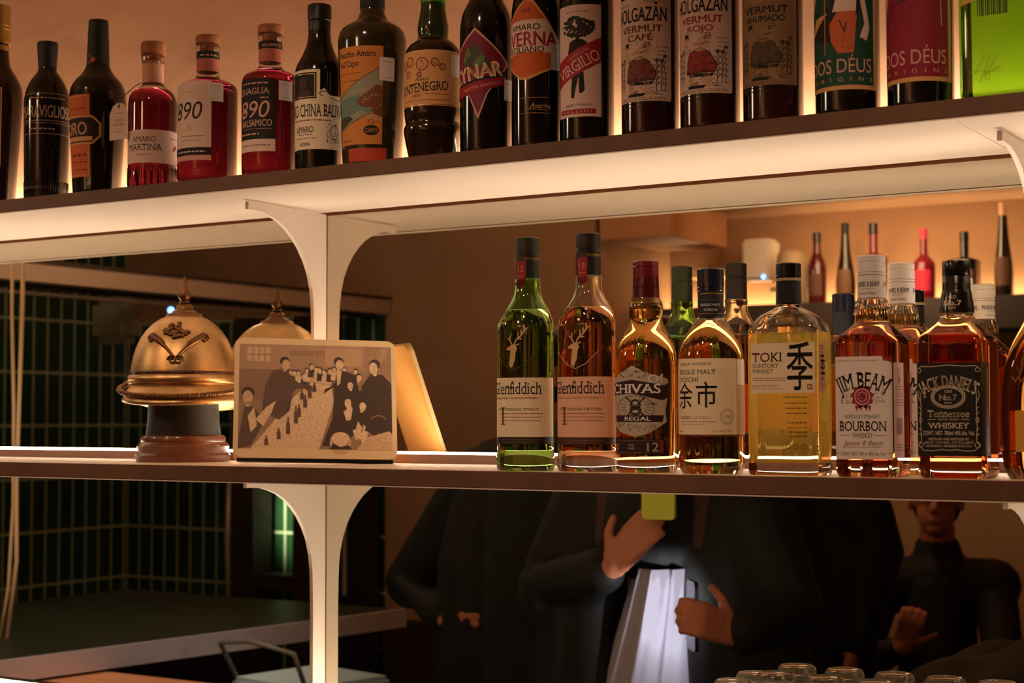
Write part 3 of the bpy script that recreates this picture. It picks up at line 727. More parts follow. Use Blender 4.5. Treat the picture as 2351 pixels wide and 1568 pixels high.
bm = bmesh.new(); tube(bm, [(-.032, -.0392, .127), (-.024, -.036, .142), (-.012, -.028, .156), (-.006, -.019, .163)], .0007, 5); obj('tag_string', bm, M_ink, b, True)
bm = bmesh.new()
for k in range(56):
    t = 2*PI*k/56; tube(bm, [(.0368*math.cos(t), .0368*math.sin(t), .009), (.0363*math.cos(t), .0363*math.sin(t), .034)], .0006, 4)
obj('foot_ribs', bm, G_red, b, True)

def ninety(X, r, black):
    P = Prof([(0, r-5, 0), (.6, r-3, 0), (7, r-.3, 6), (148, r, 9), (158, 19, 5), (164, 16.6, 4), (197, 15.6, 3), (203, 18.6, 3), (208, 18.4, 2), (210, 15, 0)])
    b = stopper_bottle(X, 'wide red bottle with cork stopper and black label numbered in cream' if black else 'wide red bottle with cork stopper and white label numbered in black', P, G_redd if black else G_redd, 223, 156)
    sleeve(b, [(16.8, 168), (16.6, 196)], mat('neck_band_rose', (188, 108, 92), .7), 'neck_label')
    S = Sheet(); S.rect(-18, 46, 187, 198, M_ink); S.up(.05); (S.text('BALSAMICO', 14, 192, 5, M_rose, w=30) if black else S.micro(0, 30, 190.5, 3.5, M_rose)); S.wrap('neck_strip', lambda x, z, o: ((16.9+o)*math.sin(x/16.9), -(16.9+o)*math.cos(x/16.9), z), b, 3)
    S = Sheet()
    if black:
        bl = mat('label_soot', (20, 18, 17), .7); cr = mat('label_print_rose', (216, 164, 140), .7)
        S.rect(-40, 36, 52, 138, bl); S.rect(-40, 36, 34, 51.5, M_pale); S.micro(-28, 30, 42, 3, M_grey); S.up()
        S.micro(-20, 26, 131, 3, cr); S.text('QUAGLIA', 0, 121, 9, cr, w=54, serif=True); S.micro(14, 26, 110, 2.6, cr)
        S.text('1890', -4, 95, 25, cr, w=64, serif=True, shear=.2); S.text('IL BALSAMICO', 0, 75, 10, cr, w=62, bold=.02); S.line([(-20, 66.5), (32, 66.5)], .5, cr); S.micro(-24, 14, 58, 3.5, cr)
        sticker(S, 52, 122, 23, 28)
    else:
        S.rect(-44, 38, 50, 149, M_pale); S.rect(-44, 38, 39, 49.5, M_ink); S.rect(-44, 38, 31, 38.6, M_rose); S.up(); S.micro(-22, 30, 43, 3, M_pale)
        S.text('1890', -6, 105, 27, M_ink, w=62, serif=True, shear=.2); S.micro(-10, 14, 131, 3, M_rose); S.text('R', 6, 80, 12, M_rose, serif=True); S.micro(-10, 28, 66, 2, M_grey); S.micro(-10, 24, 60, 1.6, M_grey)
        sticker(S, 44, 132, 24, 28)
    S.wrap('front_label', P.surf(90), b)
ninety(-1.622, 44, False)
ninety(-1.502, 40.5, True)

# black bottle with portrait label
P = Prof([(0, 30, 0), (.6, 32, 0), (4, 33.6, 3), (150, 34.6, 14), (164, 26, 8), (186, 16.6, 12), (214, 15.4, 4), (218, 16.4, 2), (236, 16.2, 0)])
b = bottle(-1.412, .225, Z_UP, 'black bottle with cream label and small dark portrait panel, beside the wide olive bottle', P, D_black, GU, 186)
sleeve(b, [(15.9, 196), (15.9, 217), (17, 218), (17, 238), (16, 240.2), (1.2, 240.4)], mat('neck_foil_black', (24, 21, 18), .4), 'neck_foil')
S = Sheet(); S.poly([(-30, 30), (60, 30), (60, 106), (38, 106), (30, 116), (24, 112), (24, 142), (-30, 142)], M_paper); S.up(); S.rect(-26, 19, 101, 138, M_ink); S.up(); S.frame(-24, 17, 103, 136, .8, M_gold); S.ell(-2, 122, 7, 9, mat('portrait_dim', (70, 50, 40), .7)); S.poly([(-16, 104), (12, 104), (8, 113), (-10, 113)], mat('portrait_dim', (70, 50, 40)))
S.ring(30, 108, 7, 4, 1.2, M_ink, a0=0, a1=250); S.line([(38, 103), (54, 99), (60, 102)], 1, M_ink)
S.text('AMARO CHINA BALIVA', 8, 85, 18, M_ink, w=108, serif=True, bold=.008); S.micro(-22, 40, 70, 2.4, M_brownink)
S.text('AMARO', 0, 58, 9, M_ink, w=30, serif=True, bold=.01); S.micro(-10, 14, 50, 2, M_brownink); S.micro(-16, 20, 45, 1.6, M_brownink); S.text('ROMA', 2, 37, 5, M_ink, w=16, bold=.02); S.art(9, 34, 56, 38, 66, M_ink, 46, .9); S.ring(46, 54, 8, 10, 1, M_ink)
S.wrap('front_label', P.surf(80), b)

# wide olive bottle with seaside label
P = Prof([(0, 36, 0), (.6, 38.5, 0), (5, 40.5, 4), (180, 47.8, 9), (194, 42.5, 9), (205, 22, 7), (218, 16.6, 5), (272, 16, 0)])
b = bottle(-1.319, .225, Z_UP, 'large broad-shouldered olive bottle with orange seaside label', P, D_olive, GU, 214)
cap(b, 246, 290, 17.5, M_black, 17.2, (252,)); sleeve(b, [(17.4, 222), (17.2, 246)], M_blackm, 'neck_foil')
S = Sheet(); om = mat('label_amber', (208, 132, 60), .7); sea = mat('print_sea', (104, 134, 122), .7); skyc = mat('print_sky', (150, 150, 126), .7); sand = mat('print_sand', (196, 150, 96), .7); hill = mat('print_hill', (120, 74, 50), .7)
S.rect(-28, 43, 27, 161, om); S.up()
S.poly([(-28, 92), (43, 134), (43, 76), (-28, 46)], skyc); S.up(.05); S.poly([(-28, 88), (43, 100), (43, 60), (12, 74), (-28, 56)], sea); S.up(.05)
S.poly([(43, 106), (34, 108), (22, 98), (12, 92), (4, 84), (14, 78), (26, 76), (30, 68), (43, 64)], hill); S.poly([(43, 76), (30, 72), (20, 66), (8, 62), (43, 58)], sand)
S.line([(-28, 92), (43, 134)], 1, M_brownink); S.line([(-28, 46), (43, 76)], 1, M_brownink)
S.poly([(-28, 48), (-10, 56), (0, 62), (-6, 66), (-18, 66), (-28, 64)], mat('print_scrub', (62, 66, 40), .7)); S.art(12, 14, 42, 74, 104, M_tan, 30, .9); S.art(13, -26, 8, 64, 86, skyc, 26, .5)
S.text('Vecchio Amaro', 4, 151, 8.5, M_ink, w=58, serif=True, bold=.006); S.text('del Capo', -7, 138, 8.5, M_ink, w=34, serif=True, bold=.006); S.micro(-22, 14, 124, 1.4, M_brownink); S.micro(-22, 8, 114, 1.4, M_brownink)
S.ell(27, 46, 11, 7, M_ink); S.up(.05); S.text('CAFFO', 27, 46, 6, om, w=17, bold=.02); S.ring(27, 58, 4, 3, .8, M_brownink); S.micro(-22, -4, 32, 2, M_brownink)
sticker(S, 49, 130, 22, 32)
S.wrap('front_label', P.surf(100), b)
S = Sheet(); S.rect(-10, 46, 4, 22, mat('strip_seal_red', (186, 64, 40), .6)); S.wrap('foot_seal', P.surf(12), b)

# waisted bottle with green glass neck
P = Prof([(0, 30, 0), (.6, 32, 0), (20, 36, 10), (40, 39.5, 5), (46, 39, 4), (50, 36.4, 3), (56, 37.6, 3), (64, 38.6, 3), (148, 38.8, 12), (160, 30, 6), (166, 21.5, 3), (170, 20, 3), (182, 21.5, 6), (206, 17, 10), (218, 16.4, 3), (240, 16, 0)])
b = bottle(-1.217, .225, Z_UP, 'waisted brown bottle with green glass neck and tan label of round crests', P, dark('bronze_glass', (40, 24, 14)), GU, 166, neck=dark('green_neck_glass', (38, 50, 22)))
sleeve(b, [(17.4, 215), (17.2, 222)], mat('neck_rim_green', (60, 140, 30), .3), 'neck_ring', 'green neck ring'); cap(b, 222, 262, 18, mat('cap_orange', (190, 110, 60), .5), 17.6, (228,))
S = Sheet(); S.rect(-44, 76, 70, 145, M_tan); S.up(); S.rect(-44, 76, 71, 72, M_gold)
for x, y, r in ((-24, 126, 6), (-12, 130, 7), (8, 126, 9), (26, 128, 6), (36, 122, 5), (-16, 114, 5), (4, 112, 4)): S.ring(x, y, r, r, 1.4, M_brownink); S.art(int(x*7+y), x-r*.7, x+r*.5, y-r*.7, y+r*.6, M_brownink, 9, .8)
S.text('Amaro', 8, 106, 5, M_ink, w=20, serif=True, shear=.2); S.text('MONTENEGRO', 2, 95, 13, M_ink, w=84, serif=True, bold=.01, rot=.06); S.text('1885', 0, 84, 5, M_red, w=14); S.micro(12, 50, 85, 1.4, M_brownink); S.micro(-26, 48, 77, 1.4, M_brownink); sticker(S, 58, 126, 17, 30)
S.wrap('front_label', P.surf(100), b)

# bottle with maroon diamond label
P = Prof([(0, 31, 0), (.6, 33, 0), (4, 34.4, 3), (186, 34.8, 24), (212, 20, 14), (238, 15.5, 6), (280, 15, 0)])
b = bottle(-1.132, .225, Z_UP, 'dark bottle with maroon diamond label and a green artichoke', P, D_black, GU, 212)
cap(b, 264, 292, 16.5, M_red, 16)
S = Sheet(); S.poly([(5, 165), (50, 122), (52, 116), (22, 78), (9, 44), (-6, 78), (-42, 112), (-42, 124)], M_rose); S.up(.05); S.poly([(5, 161), (47, 122), (49, 116), (20, 78), (9, 50), (-5, 79), (-40, 113), (-40, 123)], M_maroon); S.up()
art = mat('artichoke_green', (92, 112, 56), .6); artd = mat('artichoke_dark', (52, 68, 36), .6)
for i, (x, y) in enumerate(((2, 140), (-6, 134), (10, 134), (-10, 126), (2, 128), (14, 126), (-6, 120), (8, 120), (20, 120))): S.up(.03); S.poly([(x-6, y-5), (x, y+7), (x+6, y-5), (x, y-9)], art if i % 2 else artd)
S.up(); S.poly([(-46, 84), (48, 108), (48, 98), (-46, 74)], M_ink); S.text('CYNAR', 2, 106, 20, M_paper, w=78, bold=.04, rot=.16); S.up(.05); S.text('CYNAR', 2, 106, 17, M_tan, w=73, bold=.005, rot=.16); S.poly([(-40, 84), (48, 102), (48, 90), (-36, 70)], M_red); S.up(.05); S.text('RICETTA ORIGINALE', 14, 88, 4, M_rose, w=52, rot=.2); sticker(S, 56, 84, 22, 28)
S.wrap('front_label', P.surf(100), b)

# bottle with orange and white diamond label
P = Prof([(0, 30, 0), (.6, 31.5, 0), (4, 32.8, 3), (196, 33, 26), (226, 19, 14), (250, 15.5, 6), (286, 15, 0)])
b = bottle(-1.054, .225, Z_UP, 'dark bottle with orange diamond label crossed by a white band of red lettering', P, D_black, GU, 226)
cap(b, 272, 298, 16.5, M_blackm, 16)
S = Sheet(); S.poly([(2, 194), (14, 190), (58, 130), (44, 104), (8, 88), (-4, 88), (-46, 116), (-46, 150)], M_tan); S.up(.05); S.poly([(2, 191), (12, 187), (55, 130), (42, 106), (6, 91), (-4, 91), (-43, 117), (-43, 149)], mat('label_flame', (206, 98, 40), .7)); S.up()
S.poly([(-46, 150), (-20, 164), (28, 166), (52, 140), (56, 126), (44, 122), (0, 124), (-46, 118)], M_pale); S.up(); S.text('AMARO', 0, 156, 8, M_ink, w=44, bold=.01); S.text('AVERNA', 2, 141, 19, mat('print_crimson', (168, 24, 62), .6), w=86, bold=.03); S.text('SICILIANO', 0, 127, 8, M_ink, w=54, bold=.01); S.text('1868', 2, 178, 6, M_brownink, w=14); S.up(.05)
sticker(S, 46, 118, 18, 34); S.text('Averna', 22, 54, 7, M_tan, w=28, shear=.4); S.micro(-8, 34, 64, 1, M_tan); S.micro(-8, 36, 44, 1, M_tan); S.line([(2, 50), (34, 48)], .5, M_tan)
S.wrap('front_label', P.surf(120), b)

# white label with the tree-headed figure
P = Prof([(0, 32, 0), (.6, 33.5, 0), (4, 34.6, 3), (200, 34.8, 22), (226, 20, 12), (250, 15.5, 6), (288, 15, 0)])
b = bottle(-.980, .225, Z_UP, 'dark bottle with white label of a tree-headed suited figure and red ribbon', P, D_black, GU, 226)
cap(b, 274, 300, 16.5, M_black, 16)
S = Sheet(); S.rect(-27, 36.5, 32, 174, M_pale); S.up()
rnd = random.Random(4)
for k in range(150):
    a = rnd.uniform(0, 2*PI); r = rnd.random()**.5; x, y = 5+22*r*math.cos(a), 146+13*r*math.sin(a); s_ = rnd.uniform(1.5, 3.2)
    S.poly([(x+s_*math.cos(j*PI/3+a), y+s_*.8*math.sin(j*PI/3+a)) for j in range(6)], mat('print_leaf', (40, 34, 24), .7))
S.poly([(3, 138), (9, 138), (8, 126), (4, 126)], M_ink); S.poly([(-5, 127), (2, 130), (12, 130), (18, 126), (20, 108), (19, 92), (15, 92), (14, 112), (13, 92), (-1, 92), (-2, 110), (-4, 92), (-8, 92), (-8, 112)], M_ink)
S.poly([(-1, 94), (13, 94), (15, 66), (12, 62), (8, 62), (7, 84), (2, 62), (1, 56), (-3, 56), (-3, 66)], M_ink); S.up()
S.poly([(-27, 69), (36.5, 101), (36.5, 133), (-27, 102)], mat('ribbon_red', (166, 26, 46), .6)); S.up(.05); S.text('AMARO DEL', 7, 112, 4.4, M_rose, w=30, rot=.47); S.text('VIRGILIO', 5, 98, 15, M_pale, w=62, rot=.47, serif=True)
S.text('AMARO ROMANO', 6, 47, 3, M_grey, w=36); S.rect(-22, 29, 36, 42, mat('ribbon_red', (166, 26, 46))); S.up(.05); S.text('PALLINI', 3.5, 39, 3.6, M_pale, w=40, spacing=1.6)
S.micro(-18, -2, 45, .8, M_grey); S.micro(-12, 20, 165, 1.2, M_grey)
S.wrap('front_label', P.surf(100), b)

# three sister vermouths
def vermouth(X, d, kind, label, paper, ink2, zt, r):
    P = Prof([(0, r-3, 0), (.6, r-1.5, 0), (4, r, 3), (200, r, 24), (228, 20, 14), (252, 15, 6), (292, 14.8, 0)])
    b = bottle(X, d, Z_UP, label, P, D_wine, GU, 228)
    cap(b, 272, 304, 16, M_black, 15.8)
    S = Sheet(); S.rect(-38, 45, zt-129, zt, paper, 3); S.up(); o = zt-171; dk = mat('print_black', (26, 22, 20), .7) if kind != 'AHUMADO' else mat('print_soot', (22, 20, 16), .7)
    hd = dk if kind != 'AHUMADO' else mat('print_sand_pale', (170, 128, 92), .7)
    S.text('CONT. NET. 700 ML', 22, 165+o, 2.6, M_grey, w=28); S.micro(-28, -12, 162+o, 1.8, M_grey)
    S.text('HOLGAZĀN', 2, 150+o, 18, hd, w=72, bold=.03); S.text('VERMUT', 4, 132+o, 9, ink2, w=56, bold=.03); S.text(kind, 3, 121+o, 8, ink2, w=33 if len(kind) < 5 else 50, bold=.03)
    coat = mat('print_coat_'+kind.lower(), {'CAFÉ': (140, 70, 56), 'ROJO': (166, 56, 50), 'AHUMADO': (92, 70, 44)}[kind], .7); skin = mat('print_pale_skin', (214, 178, 150), .7) if kind != 'AHUMADO' else mat('print_dull_skin', (150, 118, 84), .7)
    # frog in a coat, standing among weeds
    S.poly([(-10, 92+o), (6, 96+o), (14, 92+o), (24, 78+o), (22, 68+o), (-16, 66+o), (-14, 80+o)], coat); S.poly([(-12, 90+o), (-18, 94+o), (-20, 104+o), (-17, 110+o), (-13, 110+o), (-13, 102+o), (-8, 96+o)], skin); S.poly([(-19, 108+o), (-12, 108+o), (-12, 115+o), (-18, 115+o)], dk)
    S.poly([(-4, 102+o), (2, 108+o), (8, 114+o), (14, 114+o), (17, 108+o), (15, 98+o), (2, 98+o)], skin); S.ring(11, 110+o, 2.6, 2.4, .9, dk); S.line([(-4, 102+o), (4, 101+o), (12, 104+o)], 1, dk); S.poly([(8, 115+o), (16, 115+o), (18, 109+o), (15, 111+o)], coat)
    S.poly([(-12, 66+o), (-4, 66+o), (-3, 52+o), (-12, 52+o)], skin); S.poly([(8, 66+o), (16, 66+o), (18, 54+o), (26, 50+o), (16, 49+o), (9, 52+o)], skin); S.poly([(-12, 66+o), (20, 66+o), (18, 62+o), (-10, 62+o)], dk)
    S.up(.05); S.line([(-12, 66+o), (-14, 80+o), (-10, 92+o), (4, 97+o), (14, 92+o), (24, 78+o), (22, 68+o), (-14, 66+o)], 1, dk); S.line([(-14, 97+o), (0, 94+o), (14, 96+o)], 2, skin); S.art(21, -12, 20, 68, 90+0, coat, 2, .1)
    S.art(41, -14, 20, 69+o, 94+o, dk, 34, .55); S.art(42, -18, 16, 96+o, 114+o, dk, 22, .5); S.art(43, -12, 22, 50+o, 65+o, dk, 26, .55)
    for k in range(9): S.ring(-13+k*4, 68+o+(k % 2), 2, 1.6, .5, dk)
    rn = random.Random(3)
    for k in range(34): x, y = rn.uniform(-12, 18), rn.uniform(69, 90)+o; S.line([(x, y), (x+rn.uniform(1, 4), y+rn.uniform(-1, 1))], .6, dk)
    for x0 in (24, 30, 35, -22, -28):
        top = rn.uniform(88, 100)+o; S.line([(x0, 54+o), (x0+1, 72+o), (x0+rn.uniform(-2, 3), top)], .8, dk)
        for k in range(5): y = 60+o+k*7; S.line([(x0, y), (x0+4, y+4)], .8, dk); S.line([(x0, y+3), (x0-4, y+6)], .8, dk)
        for a in range(6): t = a*PI/3; S.line([(x0+1, top), (x0+1+3*math.cos(t), top+3*math.sin(t))], .8, dk)
    S.poly([(-14, 51+o), (10, 52+o), (8, 48+o), (-12, 48+o)], dk); S.art(31, -30, 40, 50, 55+o*0+0, dk, 1, .1)
    for k in range(14): x = rn.uniform(-32, 34); y = rn.uniform(49, 56)+o; S.line([(x, y), (x+rn.uniform(4, 9), y)], .6, dk)
    for y, x0 in ((108, 24), (103, 26), (98, 25)): S.micro(x0, 40, y+o, 1.6, M_grey)
    S.text({'CAFÉ': 'MEZCLA DELIRANTE', 'ROJO': 'MEZCLA ALUCINANTE', 'AHUMADO': 'MEZCLA'}[kind], 6, 45.4+o, 4, M_grey, w=62, serif=True); S.micro(-28, 40, 53.2-13.6+o, 1.6, dk); S.micro(-26, 38, 48-12.2+o-1, 1.6, dk)
    S.wrap('front_label', P.surf(100), b)
vermouth(-.890, .225, 'CAFÉ', 'dark bottle with pale label of a frog in a brown coat, first of three alike', M_pale, mat('print_coffee', (122, 48, 44), .7), 171, 35.7)
vermouth(-.809, .225, 'ROJO', 'dark bottle with pale label of a frog in a red coat, middle of three alike', M_pale, mat('print_scarlet', (160, 36, 42), .7), 172, 36.2)
vermouth(-.727, .225, 'AHUMADO', 'dark bottle with khaki label of a frog, last of three alike', mat('label_khaki', (142, 108, 72), .7), mat('print_soot', (22, 20, 16), .7), 173, 35.6)

# two sister bottles with dancers
def dancer(X, green):
    P = Prof([(0, 33, 0), (.6, 35, 0), (4, 37, 3), (210, 37.4, 22), (236, 20, 12), (258, 15, 6), (294, 14.8, 0)])
    b = bottle(X, .225, Z_UP, 'dark bottle with deep green label of a figure in orange shorts holding a trident' if green else 'dark bottle with crimson label of a figure in white holding a staff', P, D_black, GU, 236)
    cap(b, 276, 306, 16, M_black, 15.8)
    bg = mat('label_bottle_green', (24, 70, 52), .7) if green else mat('label_crimson', (140, 22, 50), .7)
    S = Sheet(); S.rect(-44, 52, 28, 215, M_tan); S.up(.05); S.rect(-40, 46, 33, 211, bg); S.up()
    sk = mat('print_skin', (206, 122, 72), .7); dk = mat('print_dark_robe', (26, 26, 20), .7); ye = mat('print_sand_light', (214, 160, 100), .7)
    if green:
        S.poly([(-40, 122), (-22, 150), (-10, 170), (-10, 211), (-40, 211)], ye); S.poly([(-34, 96), (-8, 128), (2, 158), (10, 158), (30, 150), (24, 96), (-4, 84), (-26, 86)], dk); S.up(.05)
        S.poly([(-34, 96), (-10, 118), (-30, 114), (-40, 96)], ye); S.poly([(-6, 84), (2, 70), (20, 70), (24, 112), (22, 118), (2, 118), (-8, 104)], mat('print_orange_shorts', (198, 96, 52), .7)); S.poly([(-4, 118), (23, 118), (24, 144), (4, 148)], M_pale)
        S.poly([(0, 148), (28, 146), (34, 160), (28, 190), (4, 190), (-4, 160)], sk); S.up(.05); S.ell(14, 182, 12, 18, mat('print_beard', (110, 52, 34), .7)); S.poly([(28, 156), (34, 130), (40, 100), (36, 84), (27, 88), (33, 104), (28, 130)], M_pale); S.line([(-14, 70), (-14, 190)], 1.2, sk); S.line([(-20, 190), (-20, 182), (-8, 182), (-8, 190)], 1, sk); S.line([(4, 108), (10, 94), (12, 106)], 1.4, dk)
        S.art(17, 0, 18, 71, 88, dk, 12, .6)
    else:
        S.poly([(-40, 100), (-30, 130), (-26, 211), (-40, 211)], ye); S.poly([(-4, 120), (4, 130), (14, 132), (16, 176), (2, 178), (-8, 150)], M_pale); S.poly([(-34, 90), (-20, 116), (10, 122), (14, 130), (-6, 124), (-26, 118)], mat('print_brown_skirt', (96, 28, 36), .7)); S.up(.05)
        S.ell(-8, 140, 10, 15, mat('print_tambourine', (122, 42, 40), .7)); S.up(.05); S.ring(-8, 140, 10, 15, 2, M_red); S.ell(-5, 141, 4, 8, mat('print_ember', (150, 70, 50), .7)); S.poly([(14, 136), (26, 142), (32, 160), (30, 176), (14, 172)], dk); S.poly([(16, 176), (34, 160), (32, 156), (14, 166)], sk); S.line([(36, 90), (32, 190)], 1.1, M_rose); S.poly([(-14, 160), (2, 176), (-4, 182), (-16, 170)], sk)
        S.art(18, -30, 14, 92, 118, mat('print_brown_skirt', (96, 28, 36)), 40, .6)
    S.text('DOS DÉUS', 1, 56, 17, M_rose, w=82, bold=-.01); S.text('ORIGINS', 4, 40, 5, ye, w=78, spacing=2.6)
    S.wrap('front_label', P.surf(100), b)
dancer(-.635, True)
dancer(-.549, False)

# lime green square bottle
P = Prof([(0, 34, 0, 9), (.6, 38, 0, 9), (5, 41, 4, 9), (215, 41.5, 12, 9), (240, 18, 8, 2), (262, 15, 5, 2), (296, 14.8, 0, 2)])
G_lime = glass('lime_bottle_glass', (.22, .72, .02), 1.42)
b = bottle(-.455, .225, Z_UP, 'square lime green bottle glowing at the right end of the upper shelf', P, G_lime, GU, 238, 236, G_lime)
cap(b, 274, 306, 16, M_black, 15.8)
S = Sheet(); kh = mat('label_khaki_gold', (196, 164, 70), .7); S.poly([(-36, 104), (-4, 112), (2, 118), (2, 190), (-36, 190)], kh); S.up(); S.text('BLANCO', -18, 122, 5, M_ink, w=24); S.line([(-28, 152), (-12, 154), (-8, 150)], .7, M_ink); S.line([(-28, 142), (-6, 144)], .7, M_ink); S.line([(-22, 134), (-12, 136)], .7, M_ink)
for k in range(16): S.rect(-18+k*2.1, -17+k*2.1+(k*7 % 3)*.35, 90, 108, mat('print_bar_green', (26, 52, 14), .7))
S.wrap('front_label', P.surf(100), b, 3)
S = Sheet(); gm = mat('embossed_lime', (150, 196, 40), .2)
S.line([(-22, 26), (-14, 40), (-10, 48)], .9, gm); S.line([(-16, 18), (-4, 46)], .9, gm); S.line([(-10, 24), (6, 50)], .9, gm); S.line([(-26, 30), (-14, 30), (-4, 28), (6, 34)], .8, gm); S.ring(-8, 24, 3, 5, .8, gm); S.ring(2, 30, 4, 3, .8, gm)
S.wrap('embossed_signature', P.surf(35), b, 3, off=.6)
# ---------------------------------------------------------------- helmet on its stand
M_brass = mat('aged_brass', (200, 162, 112), .40, metal=1., noise=.18, nscale=40, bump=.04, bscale=200)
M_brassd = mat('dark_brass', (110, 78, 48), .42, metal=1.)
M_wood = mat('turned_wood', (92, 48, 26), .35, noise=.3, nscale=30, coat=.4)
HX, HY = -1.770, -.113
st = empty('helmet_stand', (HX, HY, Z_LO), 0, 'turned wooden stand with black neck under the brass helmet', 'stand')
bm = bmesh.new(); lathe(bm, [(0, .0003), (.0725, .0003), (.0735, .003), (.0735, .010), (.070, .014), (.0705, .019), (.0715, .024), (.069, .029), (.0655, .031), (.066, .036), (.064, .040), (.058, .042), (0, .042)], 56)
obj('base', bm, M_wood, st, True).data.set_sharp_from_angle(angle=.6)
bm = bmesh.new(); lathe(bm, [(0, .042), (.0585, .042), (.056, .060), (.0545, .0975), (0, .0975)], 48)
obj('neck', bm, M_blackm, st, True).data.set_sharp_from_angle(angle=.6)
hl = empty('helmet', (HX, HY, Z_LO), .55, 'brass spiked parade helmet with twisted chain, on the dark wooden stand', 'helmet')
def dome(z): # radius along height
    return None
prof = [(.0745, .098), (.0765, .100), (.0800, .112), (.0815, .126), (.0822, .142), (.0825, .158), (.0812, .172), (.0782, .187), (.0735, .2005), (.067, .213), (.0585, .224), (.0485, .233), (.037, .240), (.025, .2445), (.0125, .2465), (0, .247)]
def hr(z):
    for (r0, z0), (r1, z1) in zip(prof, prof[1:]):
        if z0 <= z <= z1: return r0+(r1-r0)*(z-z0)/(z1-z0)
    return 0
bm = bmesh.new(); lathe(bm, prof+[(0, .2470)][:0], 72, sy=1.06)
vs = [v for v in bm.verts if abs(v.co.z-.098) < 1e-5]; bm.faces.new(vs[::-1])
obj('skull', bm, M_brass, hl, True).data.set_sharp_from_angle(angle=.7)
bm = bmesh.new(); lathe(bm, [(.030, .2425), (.027, .248), (.0205, .2495), (.019, .2525), (.0135, .2555), (.0125, .262), (.011, .2645), (.0065, .266), (.0085, .2685), (.0075, .2705), (.0055, .272), (.0095, .277), (.0105, .281), (.0075, .292), (.0035, .305), (.0006, .3175), (0, .3178)], 20)
obj('spike', bm, M_brassd, hl, True).data.set_sharp_from_angle(angle=.8)
def band(name, z0, z1, off, m, t=.002, a0=-PI, a1=PI, n=80):
    bm = bmesh.new(); rows = []
    for k in range(n+1):
        a = a0+(a1-a0)*k/n; c, s_ = math.sin(a), -math.cos(a); rows.append([bm.verts.new(((hr(z)+o)*c, (hr(z)+o)*s_*1.06, z)) for z, o in ((z0, off), (z0+.001, off+t), (z1-.001, off+t), (z1, off))])
    for A, B in zip(rows, rows[1:]):
        for i in range(3): bm.faces.new((A[i], B[i], B[i+1], A[i+1]))
    return obj(name, bm, m, hl, True)
band('lining_slot', .158, .1655, .0004, mat('slot_red_brown', (58, 18, 12), .4), .0006)
bm = bmesh.new()
for k in range(60):
    a = 2*PI*k/60; r = hr(.162)+.0012
    if k % 3: ball(bm, (r*math.sin(a), -r*math.cos(a)*1.06, .1618), (.0013, .0013, .0034), 6)
obj('slot_pins', bm, M_brassd, hl, True)
band('brow_band', .136, .157, .0002, M_brass, .0035)
# front visor
bm = bmesh.new(); n = 40; rows = []
for k in range(n+1):
    a = -1.75+3.5*k/n; w_ = math.cos(a/1.75*PI/2); rows.append([bm.verts.new((r*math.sin(a), -r*math.cos(a)*1.06, z)) for r, z in ((.0805, .134), (.0830+.012*w_, .120-.004*w_), (.0845+.021*w_, .106-.012*w_), (.0845+.023*w_, .102-.014*w_), (.081+.020*w_, .099-.012*w_), (.076, .108))])
for A, B in zip(rows, rows[1:]):
    for i in range(5): bm.faces.new((A[i], B[i], B[i+1], A[i+1]))
obj('visor', bm, M_brass, hl, True)
# rear neck guard, seen as pale lining
bm = bmesh.new(); rows = []
for k in range(n+1):
    a = PI-1.5+3.0*k/n; w_ = math.cos((a-PI)/1.5*PI/2); rows.append([bm.verts.new((r*math.sin(a), -r*math.cos(a)*1.06, z)) for r, z in ((.078, .112), (.080+.022*w_, .098-.016*w_), (.079+.021*w_, .096-.016*w_), (.075, .106))])
for A, B in zip(rows, rows[1:]):
    for i in range(3): bm.faces.new((A[i], B[i], B[i+1], A[i+1]))
obj('neck_guard', bm, M_brass, hl, True)
# twisted chin chain
bm = bmesh.new()
for ph in (0, PI):
    pts = []
    for k in range(241):
        a = -1.9+3.8*k/240; u = a/1.9; r = .0880+.0185*math.cos(a*.80); z = .103+.045*u*u; q = 46*PI*k/240*2+ph
        pts.append(((r+.0036*math.cos(q))*math.sin(a), -(r+.0036*math.cos(q))*math.cos(a)*1.06, z+.0038*math.sin(q)))
    tube(bm, pts, .0026, 7)
obj('chain', bm, M_brassd, hl, True)
for sg in (-1, 1):
    bm = bmesh.new(); ball(bm, (sg*.0880*math.sin(1.9), -.0880*math.cos(1.9)*1.06, .148), (.006, .006, .006), 12)
    obj('chain_boss', bm, M_brass, hl, True)
# crest and scroll ornament on the front
def onskull(a, z, o): r = hr(z)+o; return (r*math.sin(a), -r*math.cos(a)*1.06, z)
bm = bmesh.new(); rnd = random.Random(2)
for k in range(46):
    t = rnd.uniform(0, 2*PI); q = rnd.random()**.5; ball(bm, onskull(.04+.30*q*math.cos(t), .2215+.0105*q*math.sin(t), .0008), (.0042, .0030, .0032), 6)
obj('crest', bm, M_brassd, hl, True)
bm = bmesh.new()
for sg in (-1, 1):
    pts = []
    for k in range(40):
        u = k/39; a = .05+sg*(.03+.62*u); z = .184+.024*(1-(1-u)**2.4)+.006*u**4; pts.append(onskull(a, z, .0012))
    tube(bm, pts, [.0022+.0030*math.sin(PI*k/39)*(k/39) for k in range(40)], 6)
    for c_a, c_z, R_ in ((.05+sg*.060, .180, .0068), (.05+sg*.64, .2105, .0075)):
        tube(bm, [onskull(c_a+sg*R_/.075*math.cos(t*.42)*(1-t/26), c_z+R_*math.sin(t*.42)*(1-t/26), .0012) for t in range(22)], .0017, 6)
    for k in range(7):
        u = .35+k*.09; a = .05+sg*(.03+.62*u); z = .184+.024*(1-(1-u)**2.4)+.006*u**4
        tube(bm, [onskull(a, z, .001), onskull(a+sg*.03, z+.006, .0016), onskull(a+sg*.07, z+.007, .001)], [.0022, .0020, .0006], 5)
